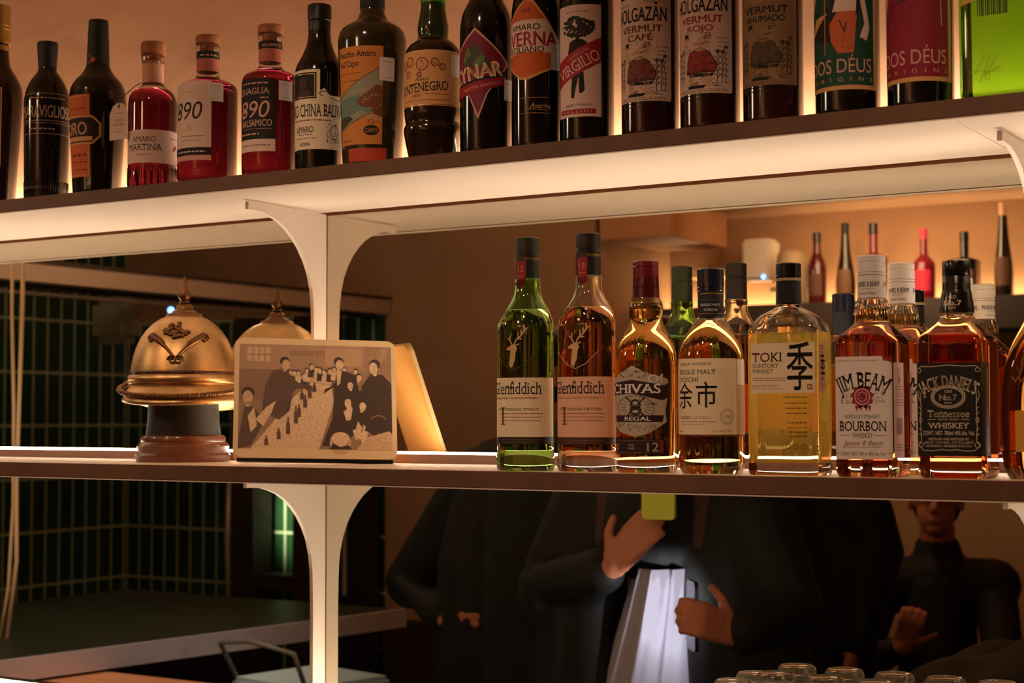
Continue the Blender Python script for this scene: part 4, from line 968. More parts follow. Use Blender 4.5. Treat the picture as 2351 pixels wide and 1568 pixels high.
obj('scroll_ornament', bm, M_brassd, hl, True)

for ch in hl.children:
    for v in ch.data.vertices:
        z = v.co.z
        if z > .098: v.co.z = .098+(z-.098)*.63 if z < .165 else (.1402+(z-.165)*1.12 if z < .247 else .232+(z-.247)*.86)
# ---------------------------------------------------------------- framed old photograph leaning on the mirror
M_frame = mat('cream_plaque', (232, 202, 156), .45); M_sepL = mat('sepia_light', (206, 170, 132), .5, noise=.22, nscale=260); M_sepM = mat('sepia_mid', (150, 116, 90), .5, noise=.22, nscale=260); M_sepD = mat('sepia_dark', (92, 66, 52), .5, noise=.22, nscale=260); M_sepK = mat('sepia_black', (62, 43, 34), .5, noise=.22, nscale=260); M_sepP = mat('sepia_pale', (226, 192, 152), .5, noise=.22, nscale=260)
PW, PH, PT = .2396, .1871, .011
pl = empty('photograph', (-1.4764, -.1485, 1.3617), 0, 'framed sepia photograph of a banquet table, leaning on the mirror beside the brass helmet', 'photograph')
pl.rotation_euler = (Matrix.Rotation(.7474, 3, 'Z') @ Matrix.Rotation(-.3242, 3, 'X') @ Matrix.Rotation(.0206, 3, 'Y')).to_euler()
def slab(bm, x0, x1, z0, z1, y0, y1, r, seg=6):
    pts = []
    for cx, cz, a in ((x1-r, z0+r, -90), (x1-r, z1-r, 0), (x0+r, z1-r, 90), (x0+r, z0+r, 180)):
        for k in range(seg+1): t = math.radians(a+k*90/seg); pts.append((cx+r*math.cos(t), cz+r*math.sin(t)))
    rows = [[bm.verts.new((x, y, z)) for x, z in pts] for y in (y0, y1)]
    m = len(pts)
    for k in range(m): bm.faces.new((rows[0][k], rows[0][(k+1) % m], rows[1][(k+1) % m], rows[1][k]))
    return bm.faces.new(rows[0][::-1]), bm.faces.new(rows[1])
bm = bmesh.new(); slab(bm, -PW/2, PW/2, 0, PH, 0, PT*.55, .012); bmesh.ops.bevel(bm, geom=[e for e in bm.edges if abs(e.verts[0].co.y) < 1e-6 and abs(e.verts[1].co.y) < 1e-6], offset=.0016, segments=2, affect='EDGES')
obj('frame', bm, M_frame, pl)
bm = bmesh.new(); slab(bm, -PW/2+.0008, PW/2-.0008, -.0040, PH-.0008, PT*.55+.0003, PT, .011)
obj('backing', bm, mat('backing_painted_glow', (220, 164, 92), .5), pl)  # glow of the light strip put into the backing colour
bm = bmesh.new(); box(bm, -PW/2+.006, PW/2-.006, .0012, PT*.55, -.0048, -.0003)
obj('foot_strip', bm, M_black, pl)
# the picture: flat shapes, 100 wide by 66 high
S = Sheet()
S.rect(0, 100, 0, 66, M_sepM); S.up(.02)
S.rect(0, 100, 50, 66, mat('sepia_wall', (168, 132, 102), .5)); S.rect(0, 34, 30, 50, mat('sepia_wall2', (138, 104, 82), .5)); S.up(.02)
for k in range(4): S.rect(5+k*4, 8.2+k*4, 55, 64, M_sepL)
S.rect(6, 23, 59, 59.6, M_sepM); S.rect(33, 56, 59, 62.5, M_sepM); S.rect(56, 80, 53, 64, mat('sepia_wall3', (186, 148, 114), .5)); S.rect(82, 100, 40, 66, M_sepM); S.rect(84, 88, 56, 64, M_sepL); S.rect(90, 97, 54, 65, M_sepL); S.up(.02)
S.poly([(8, 0), (52, 0), (56, 12), (62, 30), (60, 40), (47, 42), (36, 33)], M_sepP); S.up(.02)
S.poly([(46, 42), (60, 40), (62, 48), (46, 49)], M_sepL); S.up(.02)
rnd = random.Random(11)
def head(x, y, r, face=M_sepP, hair=M_sepK):
    S.up(.012); S.ell(x, y+r*.35, r*.92, r*.85, hair, 12); S.up(.012); S.ell(x+rnd.uniform(-.5, .5)*r*.5, y-r*.25, r*.74, r*.95, face, 12); S.rect(x-r*.3, x+r*.3, y-r*1.5, y-r*.9, face)
for k in range(16): # far row of faces
    x = 33+k*2.9+rnd.uniform(-.6, .6); y = 47+rnd.uniform(-1.5, 3.5)+(2 if 4 < k < 12 else 0); S.up(.01); S.poly([(x-2.4, y-7), (x+2.4, y-7), (x+1.8, y-2), (x-1.8, y-2)], M_sepK if k % 2 else M_sepP); head(x, y, 1.7)
S.up(.02); S.poly([(15, 24), (17, 40), (22, 49), (30, 51), (34, 46), (38, 42), (47, 40), (48, 37.5), (38, 38), (35, 36), (33, 24), (26, 18)], M_sepD); head(29.5, 54, 3.5, M_sepL)
S.up(.02); S.poly([(61, 20), (62, 40), (56, 38), (55, 35), (64, 44), (68, 50), (74, 48), (78, 40), (76, 20), (70, 2), (54, 2)], M_sepK); S.up(.02); S.poly([(63.5, 50), (67, 50), (66, 42), (64, 40)], M_sepP); head(65, 54.5, 3.6, M_sepP)
S.up(.02); S.poly([(78, 20), (80, 40), (86, 48), (94, 48), (100, 42), (100, 10), (88, 8)], M_sepK); head(89, 53, 4, M_sepP)
S.up(.02); S.poly([(70, 30), (76, 38), (84, 36), (84, 20), (76, 10), (64, 2), (60, 2), (64, 18)], M_sepK)
for x, y, r in ((73, 41, 2.6), (78, 46, 2.2), (71, 30, 3), (80, 28, 3)): head(x, y, r)
for x, y in ((68, 24), (74, 12), (78, 10)): S.up(.02); S.poly([(x, y), (x+2, y-6), (x+5, y-5), (x+6, y+2), (x+3.5, y+6), (x+2, y+1)], M_sepP)
S.up(.02); S.poly([(82, 12), (84, 22), (92, 24), (98, 20), (99, 12), (94, 9)], M_sepK); S.up(.02); S.ring(91, 17, 6, 5, .6, M_sepM, a0=30, a1=150); S.poly([(76, 0), (84, 8), (98, 12), (100, 10), (100, 0)], M_sepL)
S.up(.02); S.poly([(0, 4), (2, 16), (4, 26), (10, 26), (14, 20), (20, 20), (24, 28), (22, 30), (14, 12), (8, 2), (0, 0)], M_sepD); head(6, 33, 4.6, M_sepL); S.up(.02); S.poly([(11, 18), (18, 26), (24, 30), (21, 22), (16, 14)], M_sepP)
S.up(.02); S.poly([(6, 20), (10, 26), (12, 14), (8, 10)], M_sepP)
S.up(.02); S.ell(66, 4, 7, 7, M_sepL, 16); S.up(.01); S.ell(66, 7, 6, 4, M_sepP, 14); S.up(.01); S.poly([(59, 0), (61, 4), (66, 1.5), (71, 3), (74, 0)], M_sepK)
for x, y, h in ((18, 2, 6), (26, 6, 7), (32, 9, 11), (37, 16, 11), (39, 20, 8), (43, 26, 8), (41, 31, 6), (46, 32, 8), (49, 36, 6), (45, 37, 5)):
    S.up(.01); S.poly([(x-1.3, y), (x+1.3, y), (x+1.2, y+h*.6), (x+.5, y+h*.75), (x+.5, y+h), (x-.5, y+h), (x-.5, y+h*.75), (x-1.2, y+h*.6)], M_sepD)
k_ = (PW*1000-14)/100.; kz = (PH*1000-24)/66.
def on_plaque(x, y, o): return (-PW*500+7+x*k_, -.05-o*.5, 14+y*kz)
S.wrap('picture', on_plaque, pl, 500., off=0)

# ---------------------------------------------------------------- upturned tumblers on the ledge
G_glass = glass('tumbler_glass', (.97, .97, .93), milk=.09, mc=(.9, .85, .75))
gp = [(.0220, .1185), (.0240, .1165), (.0250, .113), (.0275, .076), (.0296, .036), (.0316, .0006), (.0302, .0006), (.0280, .036), (.0258, .076), (.0228, .108), (.012, .1095), (0, .1095)]
tum = None
def tumbler(x, y, label, k=1.):
    r = empty('tumbler', (x, y, .9302), 0, label, 'glass', 'upturned tumblers on the ledge')
    bm = bmesh.new(); n = 96; rings = []
    for i, (rr, z) in enumerate([(0, .1165), (.0175, .1165)]+gp[:-1]):
        z = (z+.042)*k if z > .001 else z
        rings.append([bm.verts.new((0, 0, z))] if rr == 0 else [bm.verts.new(((rr+(.0006 if (k % 4 < 2 and 4 <= i <= 6) else 0))*math.cos(2*PI*k/n), (rr+(.0006 if (k % 4 < 2 and 4 <= i <= 6) else 0))*math.sin(2*PI*k/n), z)) for k in range(n)])
    rings.append([bm.verts.new((0, 0, .1515*k))])
    for A, B in zip(rings, rings[1:]):
        for k in range(n):
            q = list(dict.fromkeys([A[k % len(A)], A[(k+1) % n % len(A)], B[(k+1) % n % len(B)], B[k % len(B)]]))
            if len(q) > 2: bm.faces.new(q)
    obj('bowl', bm, G_glass, r, True).data.set_sharp_from_angle(angle=.7)
    return r
TX = [(-.868, -.036), (-.808, -.036), (-.742, -.036), (-.675, -.036), (-.609, -.036), (-.543, -.036)]
TL = ['leftmost and shortest upturned tumbler on the ledge, mostly below the frame', 'second upturned tumbler from the left on the ledge', 'third upturned tumbler from the left on the ledge', 'fourth upturned tumbler from the left, below the square white-capped bottle', 'fifth upturned tumbler from the left, below the black-labelled bottle', 'rightmost upturned tumbler on the ledge, near the frame corner']
for i, ((x, y), l) in enumerate(zip(TX, TL)): tumbler(x, y, l, .91 if i == 0 else 1.)
# ---------------------------------------------------------------- the room that the mirror shows
# opposite wall: lit bottle shelf
bm = bmesh.new(); box(bm, -2.95, -.6, -4.055, -3.72, 1.735, 1.853, bev=.003)
tag(obj('wall_shelf', bm, M_dark), 'thick dark shelf on the opposite wall, seen in the mirror, carrying dark bottles', 'shelf')
r = empty('light_strip', (-1.775, -4.03, 1.8535), 0, 'glowing light strip behind the bottles of the opposite shelf', 'light strip')
boxo('housing', (-1.17, 1.17, -.018, .022, 0, .010), M_alu, r)
boxo('diffuser', (-1.17, 1.17, -.016, .020, .0102, .013), mat('led_diffuser_amber', (255, 226, 170), .5, emis=(1.0, .75, .44), es=42), r)
def far_bottle(x, h, r, m, label, capm, kind):
    if kind == 'wine': P = Prof([(0, r-3, 0), (1, r-1, 0), (4, r, 3), (h*.55, r, 20), (h*.72, 15, 12), (h*.9, 14, 0)], seg=32)
    elif kind == 'flask': P = Prof([(0, r-3, 0), (1, r-1, 0), (4, r, 3), (h*.52, r, 16), (h*.64, 14, 8), (h*.9, 13, 0)], seg=32)
    elif kind == 'cone': P = Prof([(0, r-3, 0), (1, r-1, 0), (4, r, 3), (h*.3, r, 30), (h*.62, 20, 20), (h*.92, 13, 0)], seg=32)
    else: P = Prof([(0, r-3, 0, 6), (1, r-1, 0, 6), (4, r, 3, 6), (h*.58, r, 6, 6), (h*.62, 16, 5), (h*.9, 15, 0)], seg=32)
    b = bottle(x, 3.86, 1.8532, label, P, m, 'bottles on the opposite shelf', h*.7)
    cap(b, h*.86, h, P.rings[-1][1]+1.5, capm)
    S = Sheet(); S.rect(-r*.9, r*.9, h*.12, h*.42, {'wine': mat('far_label_brown', (84, 48, 34), .7), 'flask': mat('far_label_pink', (190, 34, 66), .7)}.get(kind, mat('far_label_tan', (96, 62, 40), .7)))
    o = S.wrap('front_label', P.surf(h*.3), b, 8.)
    b.rotation_euler = (0, 0, PI)
far_bottle(-2.227, 278, 36, dark('far_wine_glass', (70, 16, 20)), 'dark red wine-shaped bottle on the opposite shelf, leftmost of its row in the mirror', M_black, 'wine')
far_bottle(-2.113, 308, 38, D_brown, 'brown bottle with tan label on the opposite shelf, second of its row in the mirror', M_blackm, 'cone')
far_bottle(-2.002, 300, 46, dark('far_crimson_glass', (96, 16, 34)), 'crimson bottle with black stopper on the opposite shelf, behind the white cap', M_black, 'square')
far_bottle(-1.810, 266, 42, dark('far_pink_glass', (110, 16, 36)), 'pink flask bottle with bright pink label on the opposite shelf', mat('cap_pink', (190, 40, 70), .5), 'flask')
far_bottle(-1.659, 246, 50, D_black, 'square black bottle with short neck on the opposite shelf', M_black, 'square')
far_bottle(-1.518, 345, 34, D_brown, 'tallest tapering brown bottle on the opposite shelf, nearest the mirror edge', mat('cap_sand', (200, 150, 110), .5), 'cone')
bm = bmesh.new(); lathe(bm, [(0, 0), (.055, 0), (.06, .01), (.06, .17), (.055, .20), (.04, .215), (0, .22)], 24)
o = obj('canister', bm, mat('stone_grey', (150, 122, 92), .6), None, True); o.location = (-2.330, -3.86, 1.8534); tag(o, 'rounded stone-coloured canister beside the dark red bottle on the opposite shelf', 'canister')
# wall speaker with a blue pilot light
sp = empty('wall_speaker', (-2.482, -4.06, 1.96), 0, 'pale wall speaker with a blue pilot light above the opposite shelf', 'speaker')
bm = bmesh.new(); box(bm, -.062, .062, .09, .20, 0, .165, bev=.012); obj('cabinet', bm, mat('speaker_white', (196, 178, 160), .5), sp)
boxo('wall_arm', (-.02, .02, .001, .095, .06, .10), M_panel, sp)
bm = bmesh.new(); ball(bm, (.035, .203, .012), .007, 10); obj('pilot_light', bm, mat('pilot_blue', (60, 140, 255), .4, emis=(.08, .35, 1.0), es=14), sp, True)
def ledge(name, dims, label, m=M_panel):
    bm = bmesh.new(); box(bm, *dims, bev=.002); return tag(obj(name, bm, m), label, 'shelf')
ledge('wall_ledge', (-2.80, -2.56, -4.058, -3.86, 1.985, 2.01), 'small pale wall ledge left of the wall speaker', mat('ledge_warm', (226, 190, 140), .6))
ledge('wall_ledge', (-2.44, -2.33, -4.058, -3.90, 1.915, 1.935), 'small pale wall ledge right of the wall speaker', mat('ledge_warm', (226, 190, 140)))
# soffit across the opposite wall with its warm underside
struct('trim_1', (-2.95, XR, -4.06, -3.70, 2.235, 2.85), M_brownwall)
lamp('AREA', 'soffit_wash_light', (-1.9, -3.45, 2.20), 9, (1.0, .68, .40), (-1.9, -4.0, 2.1), .5)
boxo_ = bmesh.new(); box(boxo_, -2.93, -2.62, -3.9, -3.40, 2.10, 2.24, bev=.004)
tag(obj('wall_cabinet', boxo_, mat('warm_cabinet', (176, 120, 78), .6)), 'small warm-toned cupboard under the soffit of the opposite wall', 'cabinet')

# window head along the tiled court: board, rail and hangers
bmh = empty('window_head', (-3.945, 0, 1.9), 0, 'long pale board above the green tiled court, seen in the mirror', 'window head')
boxo('board', (-.035, .035, -3.39, -.55, -.048, .012), mat('pale_brown_board', (168, 136, 114), .6), bmh)
boxo('top_bead', (-.045, .045, -3.39, -.55, .0125, .022), M_dark, bmh)
boxo('blind_box', (-.075, -.036, -3.39, -.55, -.062, .010), M_blackm, bmh)
bm = bmesh.new(); box(bm, -4.06, -4.03, -2.9, -.5, 1.822, 1.832); o = tag(obj('curtain_rail', bm, mat('rail_grey', (190, 176, 160), .4, metal=.4)), 'thin pale rail under the board of the tiled court', 'rail')
for y in (-1.45, -2.35):
    bm = bmesh.new(); box(bm, -4.055, -4.025, y-.02, y+.02, 1.8324, 1.90); tag(obj('rail_hanger', bm, mat('hanger_brown', (120, 92, 74), .6)), 'brown hanger holding the thin rail, %s' % ('nearer the mirror' if y > -2 else 'beside the blue light'), 'hanger', 'rail hangers')
bm = bmesh.new(); ball(bm, (-4.29, -2.5, 1.832), .012, 12); tag(obj('indicator_light', bm, mat('pilot_blue2', (60, 100, 255), .4, emis=(.05, .16, 1.0), es=22), None, True), 'small blue light glowing above the brass helmet in the mirror', 'light')
bm = bmesh.new(); box(bm, -4.36, -4.16, -2.24, -2.14, 1.69, 1.86, bev=.03); tag(obj('wall_box', bm, mat('box_greygreen', (112, 106, 84), .5)), 'rounded grey-green box hanging below the rail, left of the helmet', 'box')
# hanging cords
def cord(x, y, label, pts, r=.006):
    bm = bmesh.new(); tube(bm, pts, r, 6); tag(obj('hanging_cord', bm, mat('cord_beige', (214, 178, 130), .8), None, True), label, 'cord', 'hanging cords')
cord(0, 0, 'left beige cord hanging in the mirror at the frame edge', [(-3.335, -.9, 2.849), (-3.335, -.9, 2.2), (-3.33, -.9, 1.70), (-3.318, -.9, 1.45), (-3.315, -.9, 1.2), (-3.33, -.9, .98), (-3.37, -.9, .80)], .005)
cord(0, 0, 'right beige cord hanging in the mirror at the frame edge', [(-3.29, -.9, 2.849), (-3.292, -.9, 2.2), (-3.290, -.9, 1.72), (-3.297, -.9, 1.5), (-3.305, -.9, 1.25), (-3.30, -.9, 1.05), (-3.34, -.9, .80)], .006)
# side counter with steel edge
ct = empty('side_counter', (-3.4, -1.1, 0), 0, 'dark side counter with a bright steel edge, seen low in the mirror', 'counter')
def prism(bm, pts, z0, z1):
    A = [bm.verts.new((x+3.4, y+1.1, z0)) for x, y in pts]; B = [bm.verts.new((x+3.4, y+1.1, z1)) for x, y in pts]; n = len(pts)
    bm.faces.new(A[::-1]); bm.faces.new(B)
    for k in range(n): bm.faces.new((A[k], A[(k+1) % n], B[(k+1) % n], B[k]))
bm = bmesh.new(); prism(bm, [(-3.95, -1.95), (-2.817, -1.95), (-3.10, -.25), (-3.95, -.25)], .80, .849); obj('top', bm, mat('dark_green_stone', (40, 44, 30), .35), ct)
bm = bmesh.new(); prism(bm, [(-2.816, -1.95), (-2.804, -1.95), (-3.087, -.25), (-3.099, -.25)], .797, .851); obj('steel_edge', bm, mat('brushed_steel', (214, 200, 200), .35, metal=.4), ct)
bm = bmesh.new(); prism(bm, [(-3.93, -1.9), (-3.35, -1.9), (-3.35, -.3), (-3.93, -.3)], 0, .799); obj('cupboard', bm, M_dark, ct)
bm = bmesh.new(); box(bm, -3.03, -2.30, -.915, -.62, .762, .79, bev=.003)
tag(obj('wooden_board', bm, mat('orange_wood', (200, 136, 88), .45, noise=.15, nscale=8, stretch=(1, 8, 1))), 'orange-brown wooden board at the lower left corner of the mirror view', 'board')
bm = bmesh.new(); box(bm, -3.01, -2.32, -.90, -.64, .0, .7615); tag(obj('low_cabinet', bm, M_dark), 'low dark cabinet under the orange wooden board', 'cabinet')
# bar stool low in the mirror
ch = empty('bar_stool', (-2.66, -1.32, 0), .2, 'bar stool with pale blue seat and wire back, low in the mirror', 'stool')
bm = bmesh.new(); box(bm, -.15, .15, -.15, .15, .715, .75, bev=.012); obj('seat', bm, mat('cushion_blue', (178, 206, 206), .8), ch)
for sx in (-1, 1):
    for sy in (-1, 1):
        bm = bmesh.new(); tube(bm, [(sx*.13, sy*.13, .714), (sx*.17, sy*.17, .002)], .008, 6); obj('leg', bm, M_black, ch, True)
bm = bmesh.new(); tube(bm, [(-.14, .13, .74), (-.15, .18, .84), (0, .20, .86), (.15, .18, .84), (.14, .13, .74)], .007, 6); obj('back', bm, mat('wire_grey', (120, 116, 104), .4), ch, True)
# door frame standing before the tiled wall
df = empty('door_frame', (-4.47, -3.3, 0), 0, 'dark wooden door frame before the lit green tiles', 'door frame')
boxo('left_post', (-.16, -.045, -.06, .06, 0, 1.85), M_dark, df); boxo('right_post', (.17, .33, -.06, .06, 0, 1.85), M_dark, df); boxo('side_panel', (.335, .535, -.05, .05, 0, 1.30), M_blackm, df); boxo('panel_bead', (.43, .445, .0505, .056, .70, 1.28), mat('rail_grey', (190, 176, 160)), df); boxo('cross_rail', (-.02, .17, -.05, .05, .70, .765), M_dark, df)
bm = bmesh.new(); tube(bm, [(-.175, .062, .55), (-.175, .075, .9), (-.175, .062, 1.25)], .010, 8); obj('handle', bm, mat('rail_grey', (190, 176, 160)), df, True)
lamp('SPOT', 'counter_fill_light', (-2.5, -.5, 2.45), 50, (.98, .86, .90), (-3.10, -.95, .83), .05, 50, .8)  # added fill without a real source, brightens the steel edge and board
lamp('SPOT', 'court_lamp_light', (-4.37, -2.88, 1.42), 120, (.88, 1.0, .80), (-4.39, -3.4, 1.02), .03, 30, .7)
# dark cloth heap on the bar top
bm = bmesh.new()
bmesh.ops.create_grid(bm, x_segments=40, y_segments=26, size=.5)
for v in bm.verts:
    x, y = v.co.x, v.co.y*.5; e = max(0, 1-(abs(x)/.5)**3)*max(0, 1-(abs(y)/.25)**3)
    v.co = Vector((x*.6, y, .06*e*(1+.25*math.sin(x*17+y*9)+.2*math.sin(y*31+x*6))+.05*e*math.exp(-((x-.06)/.25)**2)))
o = obj('folded_coat', bm, mat('dark_cloth', (40, 30, 25), .8), None, True); o.location = (-.88, -1.60, .822); o.modifiers.new('thick', 'SOLIDIFY').thickness = .004
tag(o, 'dark folded coat lying on the bar at the lower right of the mirror view', 'coat')
bm = bmesh.new(); box(bm, -1.12, .2, -1.95, -1.35, .78, .82, bev=.004); bar = tag(obj('bar', bm, M_dark), 'dark wooden bar under the folded coat', 'bar'); bm = bmesh.new(); box(bm, -1.08, .15, -1.9, -1.42, .0, .779); obj('base', bm, M_dark, bar)

# ---------------------------------------------------------------- people in the mirror
M_skin = mat('skin', (190, 118, 88), .55); M_coat = mat('black_coat', (13, 12, 11), .75, bump=.1, bscale=30); M_shirtv = mat('lavender_shirt', (188, 184, 204), .8); M_hair = mat('brown_hair', (66, 36, 22), .6); M_hairk = mat('dark_hair', (26, 18, 14), .6); M_trous = mat('dark_trousers', (22, 20, 22), .8)
def chain(bm, pts, rs, n=12):
    tube(bm, pts, list(rs), n)
    for p, r in zip(pts, rs): ball(bm, p, r*.995, 12)
def organic(name, bm, m, parent, vox=.008, it=4):
    o = obj(name, bm, m, parent, True)
    r = o.modifiers.new('merge', 'REMESH'); r.mode = 'VOXEL'; r.voxel_size = vox; r.use_smooth_shade = True
    s = o.modifiers.new('soften', 'SMOOTH'); s.iterations = it; s.factor = .5
    return o
def hand(bm, wrist, fwd, side, nrm, curl=.5, spread=.1, thumb=.6):
    """fwd along the hand, side towards the thumb, nrm out of the back of the hand"""
    w_, f, s, n = Vector(wrist), Vector(fwd).normalized(), Vector(side).normalized(), Vector(nrm).normalized()
    for k in range(5):
        for q in (-.026, -.009, .009, .026): ball(bm, w_+f*(.012+.018*k)+s*q*(.75+.06*k), .0135, 10)
    for i, (q, L) in enumerate(((.029, .066), (.010, .074), (-.010, .068), (-.028, .054))):
        p = w_+f*.092+s*q; d = (f+s*spread*q*20).normalized(); pts = [p-f*.012, p]; a = 0
        for j, l in enumerate((.44, .32, .24)):
            a += curl*(.7, 1.0, .8)[j]; dd = d*math.cos(a)-n*math.sin(a); p = p+dd*L*l; pts.append(p)
        chain(bm, pts, (.0105, .0102, .0092, .0085, .0075), 8)
    p = w_+f*.028+s*.030; t1 = (s*.8+f*.6).normalized()
    chain(bm, [w_+f*.02+s*.012, p, p+t1*.034, p+t1*.034+(f*thumb+s*(.5)-n*.25).normalized()*.030], (.014, .0135, .0108, .0088), 8)
def face(bm, c, k=1.):
    c = Vector(c)
    ball(bm, c+Vector((0, -.008, .028)), (.076*k, .095*k, .098*k), 20); ball(bm, c+Vector((0, .022, -.045)), (.058*k, .066*k, .068*k), 16); ball(bm, c+Vector((0, .058, -.085)), (.028*k, .026*k, .022*k), 12)
    chain(bm, [c+Vector((0, .082, .012)), c+Vector((0, .101, -.024))], (.008, .013), 8)
    for s_ in (-1, 1):
        ball(bm, c+Vector((s_*.078, -.004, -.008)), (.010, .018, .030), 10); ball(bm, c+Vector((s_*.032, .070, .022)), (.022, .014, .008), 8); ball(bm, c+Vector((s_*.012, .097, -.030)), .008, 8)
    for dz in (-.052, -.062): ball(bm, c+Vector((0, .082, dz)), (.024, .010, .006), 10)
def eyes(c, parent):
    for s_ in (-1, 1):
        bm = bmesh.new(); ball(bm, Vector(c)+Vector((s_*.032, .078, .008)), .0115, 10); o = obj('eye', bm, mat('eye_white', (200, 190, 180), .3), parent, True)
        bm = bmesh.new(); ball(bm, Vector(c)+Vector((s_*.032, .0875, .008)), (.005, .003, .005), 8); obj('pupil', bm, M_black, o, True)
def hairdo(c, parent, m, long_=False, strands=()):
    c = Vector(c); bm = bmesh.new(); ball(bm, c+Vector((0, -.022, .048)), (.090, .100, .096), 18); ball(bm, c+Vector((0, -.05, 0)), (.082, .07, .10), 14)
    if long_:
        for s_ in (-1, 1): chain(bm, [c+Vector((s_*.07, -.01, .03)), c+Vector((s_*.095, -.02, -.10)), c+Vector((s_*.11, .01, -.24)), c+Vector((s_*.115, .05, -.36))], (.04, .045, .04, .022))
        chain(bm, [c+Vector((0, -.07, 0)), c+Vector((0, -.09, -.2))], (.08, .07))
    organic('hair', bm, m, parent, .009, 3)
def legs(bm, m_, sit=None):
    for s_ in (-1, 1):
        if sit: chain(bm, [(s_*.09, 0, sit), (s_*.11, .40, sit+.02), (s_*.11, .42, .08), (s_*.11, .50, .04)], (.085, .065, .045, .04))
        else: chain(bm, [(s_*.09, 0, .92), (s_*.10, .01, .50), (s_*.10, -.01, .08), (s_*.10, .10, .045)], (.085, .062, .042, .04))
def person(loc, rz, label, zs, larm, rarm, hands, hair, open_coat=False, long_=False, sit=None, slim=1.):
    """zs: shoulder height; arms: (elbow, wrist) in the person's own frame, facing +y"""
    p = empty('person', loc, rz, label, 'person', None)
    hc = (0, .04, zs+.245); hip = sit if sit else .93
    bm = bmesh.new(); face(bm, hc)
    chain(bm, [(0, -.01, zs+.16), (0, -.015, zs+.03)], (.055, .062)); chain(bm, [(0, 0, zs-.05), (0, .01, zs-.25), (0, 0, hip)], (.095, .09, .10) if sit else (.10, .09, .10)); chain(bm, [(-.17, 0, zs-.02), (.17, 0, zs-.02)], (.06, .06))
    for s_, arm, hd in ((-1, larm, hands[0]), (1, rarm, hands[1])):
        chain(bm, [(s_*.19, 0, zs-.03), arm[0], arm[1]], (.05, .038, .027)); hand(bm, arm[1], *hd)
    legs(bm, None, sit); organic('body', bm, M_skin, p, .0055, 3); eyes(hc, p); hairdo(hc, p, hair, long_)
    bm = bmesh.new()
    if open_coat:
        for s_ in (-1, 1):
            chain(bm, [(s_*.15, -.01, zs-.03), (s_*.19, .01, zs-.25), (s_*.20, 0, .80), (s_*.215, 0, .55)], (.10, .125, .13, .12)); chain(bm, [(s_*.09, .05, zs-.06), (s_*.135, .10, zs-.28), (s_*.15, .09, .75)], (.05, .045, .05))
        chain(bm, [(0, -.08, zs-.04), (0, -.09, zs-.3), (0, -.09, .55)], (.10, .10, .11)); chain(bm, [(0, .05, zs-.03), (0, .06, 1.17)], (.12, .115))
    elif sit: chain(bm, [(0, -.01, zs-.02), (0, .01, zs-.22), (0, 0, sit+.11)], (.115, .125, .13))
    else:
        for s_ in (-1, 1): chain(bm, [(s_*.13*slim, -.01, zs-.03), (s_*.15*slim, .01, zs-.25), (s_*.16*slim, 0, .80), (s_*.17*slim, 0, .5)], [v*slim for v in (.115, .145, .155, .13)])
        chain(bm, [(0, 0, zs), (0, .02, zs-.3), (0, .02, .5)], (.13, .15, .15))
    chain(bm, [(-.17, -.005, zs-.02), (.17, -.005, zs-.02)], (.085, .085))
    for s_, arm in ((-1, larm), (1, rarm)):
        e, w_ = Vector(arm[0]), Vector(arm[1]); q = .78 if sit else 1; chain(bm, [(s_*.20*(.85 if sit else 1), 0, zs-.03), e, e+(w_-e)*.88], (.088*q, .078*q, .052*q))
    tor = [(0, -.02, zs+.05), (0, -.02, zs+.075)]; chain(bm, tor, (.082, .078))
    organic('coat', bm, M_coat, p, .009, 4)
    bm = bmesh.new(); legs(bm, None, sit)
    for v in bm.verts: v.co.x *= 1.08; v.co.y = (v.co.y)*1.08
    organic('trousers', bm, M_trous, p, .010, 3)
    if open_coat:
        bm = bmesh.new(); n = 48; rows = []
        for j in range(17):
            z = 1.10-j*.036; row = []
            for i in range(n+1):
                u = -1+2*i/n; xl = -.030-.0130*j; xr = .105+.001*j; x = xl+(xr-xl)*(u+1)/2; y = .165-.075*u*u+.007*math.sin(u*11+j*.18)+.004*math.sin(u*23+j*.4)-.002*j*(1-u*u)*0
                row.append(bm.verts.new((x, y, z)))
            rows.append(row)
        for A, B in zip(rows, rows[1:]):
            for i in range(n): bm.faces.new((A[i], A[i+1], B[i+1], B[i]))
        o = obj('shirt', bm, M_shirtv, p, True); o.modifiers.new('thick', 'SOLIDIFY').thickness = .006
    return p
relaxed = ((0, .25, -1), (0, 1, 0), (1, 0, 0), .35)
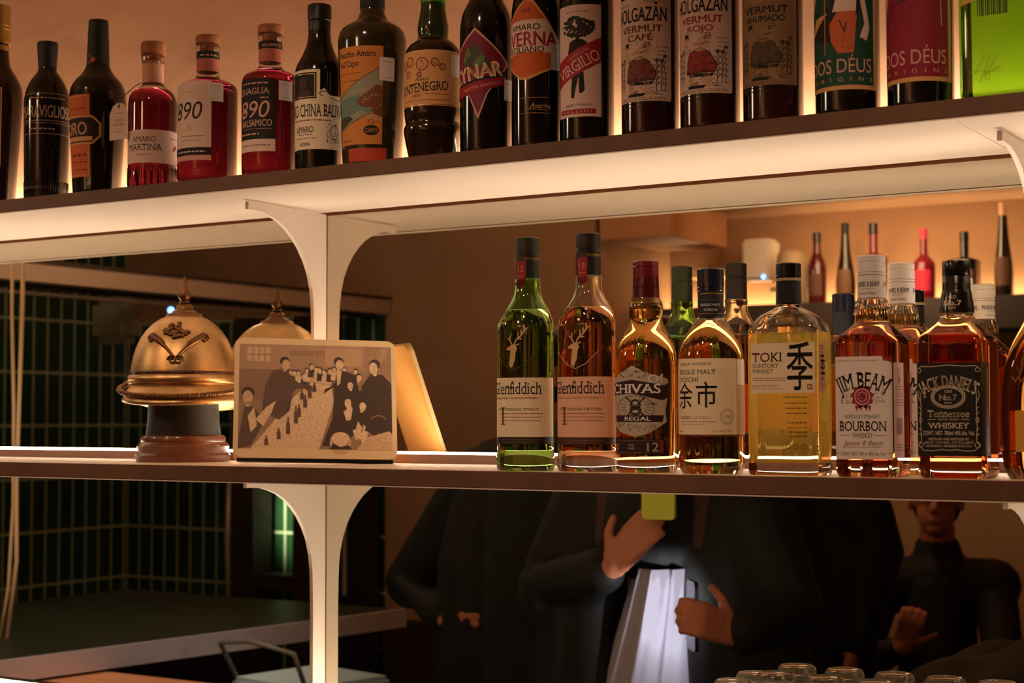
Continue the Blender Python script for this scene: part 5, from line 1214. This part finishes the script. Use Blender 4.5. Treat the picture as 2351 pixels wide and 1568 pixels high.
# phone-holding guest
pa = person((-1.575, -1.22, 0), 0, 'person in black open coat and lavender shirt holding up a lime phone, in the mirror', 1.26,
    ((-.27, .06, 1.03), (-.035, .21, 1.105)), ((.29, .03, 1.02), (.245, .19, .985)),
    (((.62, .06, .62), (-.6, 0, .75), (0, 1, 0), .30, .1, .9), ((-.45, .70, .30), (0, -.3, 1), (.85, .5, .1), .85)), M_hair, True, True)
ph = empty('phone', (-1.490, -1.000, 1.285), 0, 'lime-cased phone held upright by the person in the open coat', 'phone')
bm = bmesh.new(); slab(bm, -.038, .038, -.075, .075, -.0045, .0045, .010); obj('case', bm, mat('lime_case', (206, 214, 60), .4), ph)
bm = bmesh.new(); box(bm, -.030, -.008, .0046, .007, .045, .066, bev=.003); obj('camera_bump', bm, M_black, ph)
p2 = empty('phone', (-1.408, -.985, 1.02), .9, 'dark phone with its torch lit, held low before the lavender shirt', 'phone')
bm = bmesh.new(); slab(bm, -.036, .036, -.07, .07, -.004, .004, .010); obj('case', bm, M_black, p2)
bm = bmesh.new(); ball(bm, (-.018, -.0045, .048), (.005, .002, .005), 10); obj('torch', bm, mat('torch_white', (255, 255, 255), .4, emis=(.85, .9, 1.0), es=60), p2, True)
lamp('SPOT', 'phone_torch_light', (-1.432, -1.000, 1.045), 3, (.80, .84, 1.0), (-1.53, -1.10, .97), .006, 150, .4)
# dark-coated guests either side
person((-2.12, -1.58, 0), .12, 'person in black coat with hand on hip, left of the phone holder, in the mirror', 1.29, ((-.46, -.02, .97), (-.22, .12, .90)), ((.24, .06, 1.04), (.21, .14, .82)), (((1, .2, -.1), (0, .2, 1), (0, 1, 0), .4), relaxed), M_hairk)
person((-1.60, -1.95, 0), -.1, 'person in black coat standing right of the phone holder, in the mirror', 1.20, ((-.22, .05, 1.04), (-.19, .13, .82)), ((.235, .0, 1.08), (.20, .10, .84)), (relaxed, relaxed), M_hairk, slim=.78)
# seated man
person((-1.515, -3.0, 0), -.25, 'seated person in black shirt with one hand raised, at the right of the mirror', .92, ((-.23, .27, .66), (-.085, .43, .76)), ((.20, .20, .66), (.14, .36, .62)), (((.3, .3, .8), (.9, 0, -.3), (0, 1, 0), .8), relaxed), M_hairk, sit=.46)
st_ = empty('stool', (-1.515, -3.02, 0), 0, 'dark stool under the seated man', 'stool')
bm = bmesh.new(); lathe(bm, [(0, .255), (.17, .255), (.18, .265), (.18, .28), (.16, .288), (0, .288)], 24); obj('seat', bm, M_dark, st_, True)
for k in range(4):
    a = PI/4+k*PI/2; bm = bmesh.new(); tube(bm, [(.12*math.cos(a), .12*math.sin(a), .254), (.17*math.cos(a), .17*math.sin(a), .001)], .014, 8); obj('leg', bm, M_dark, st_, True)
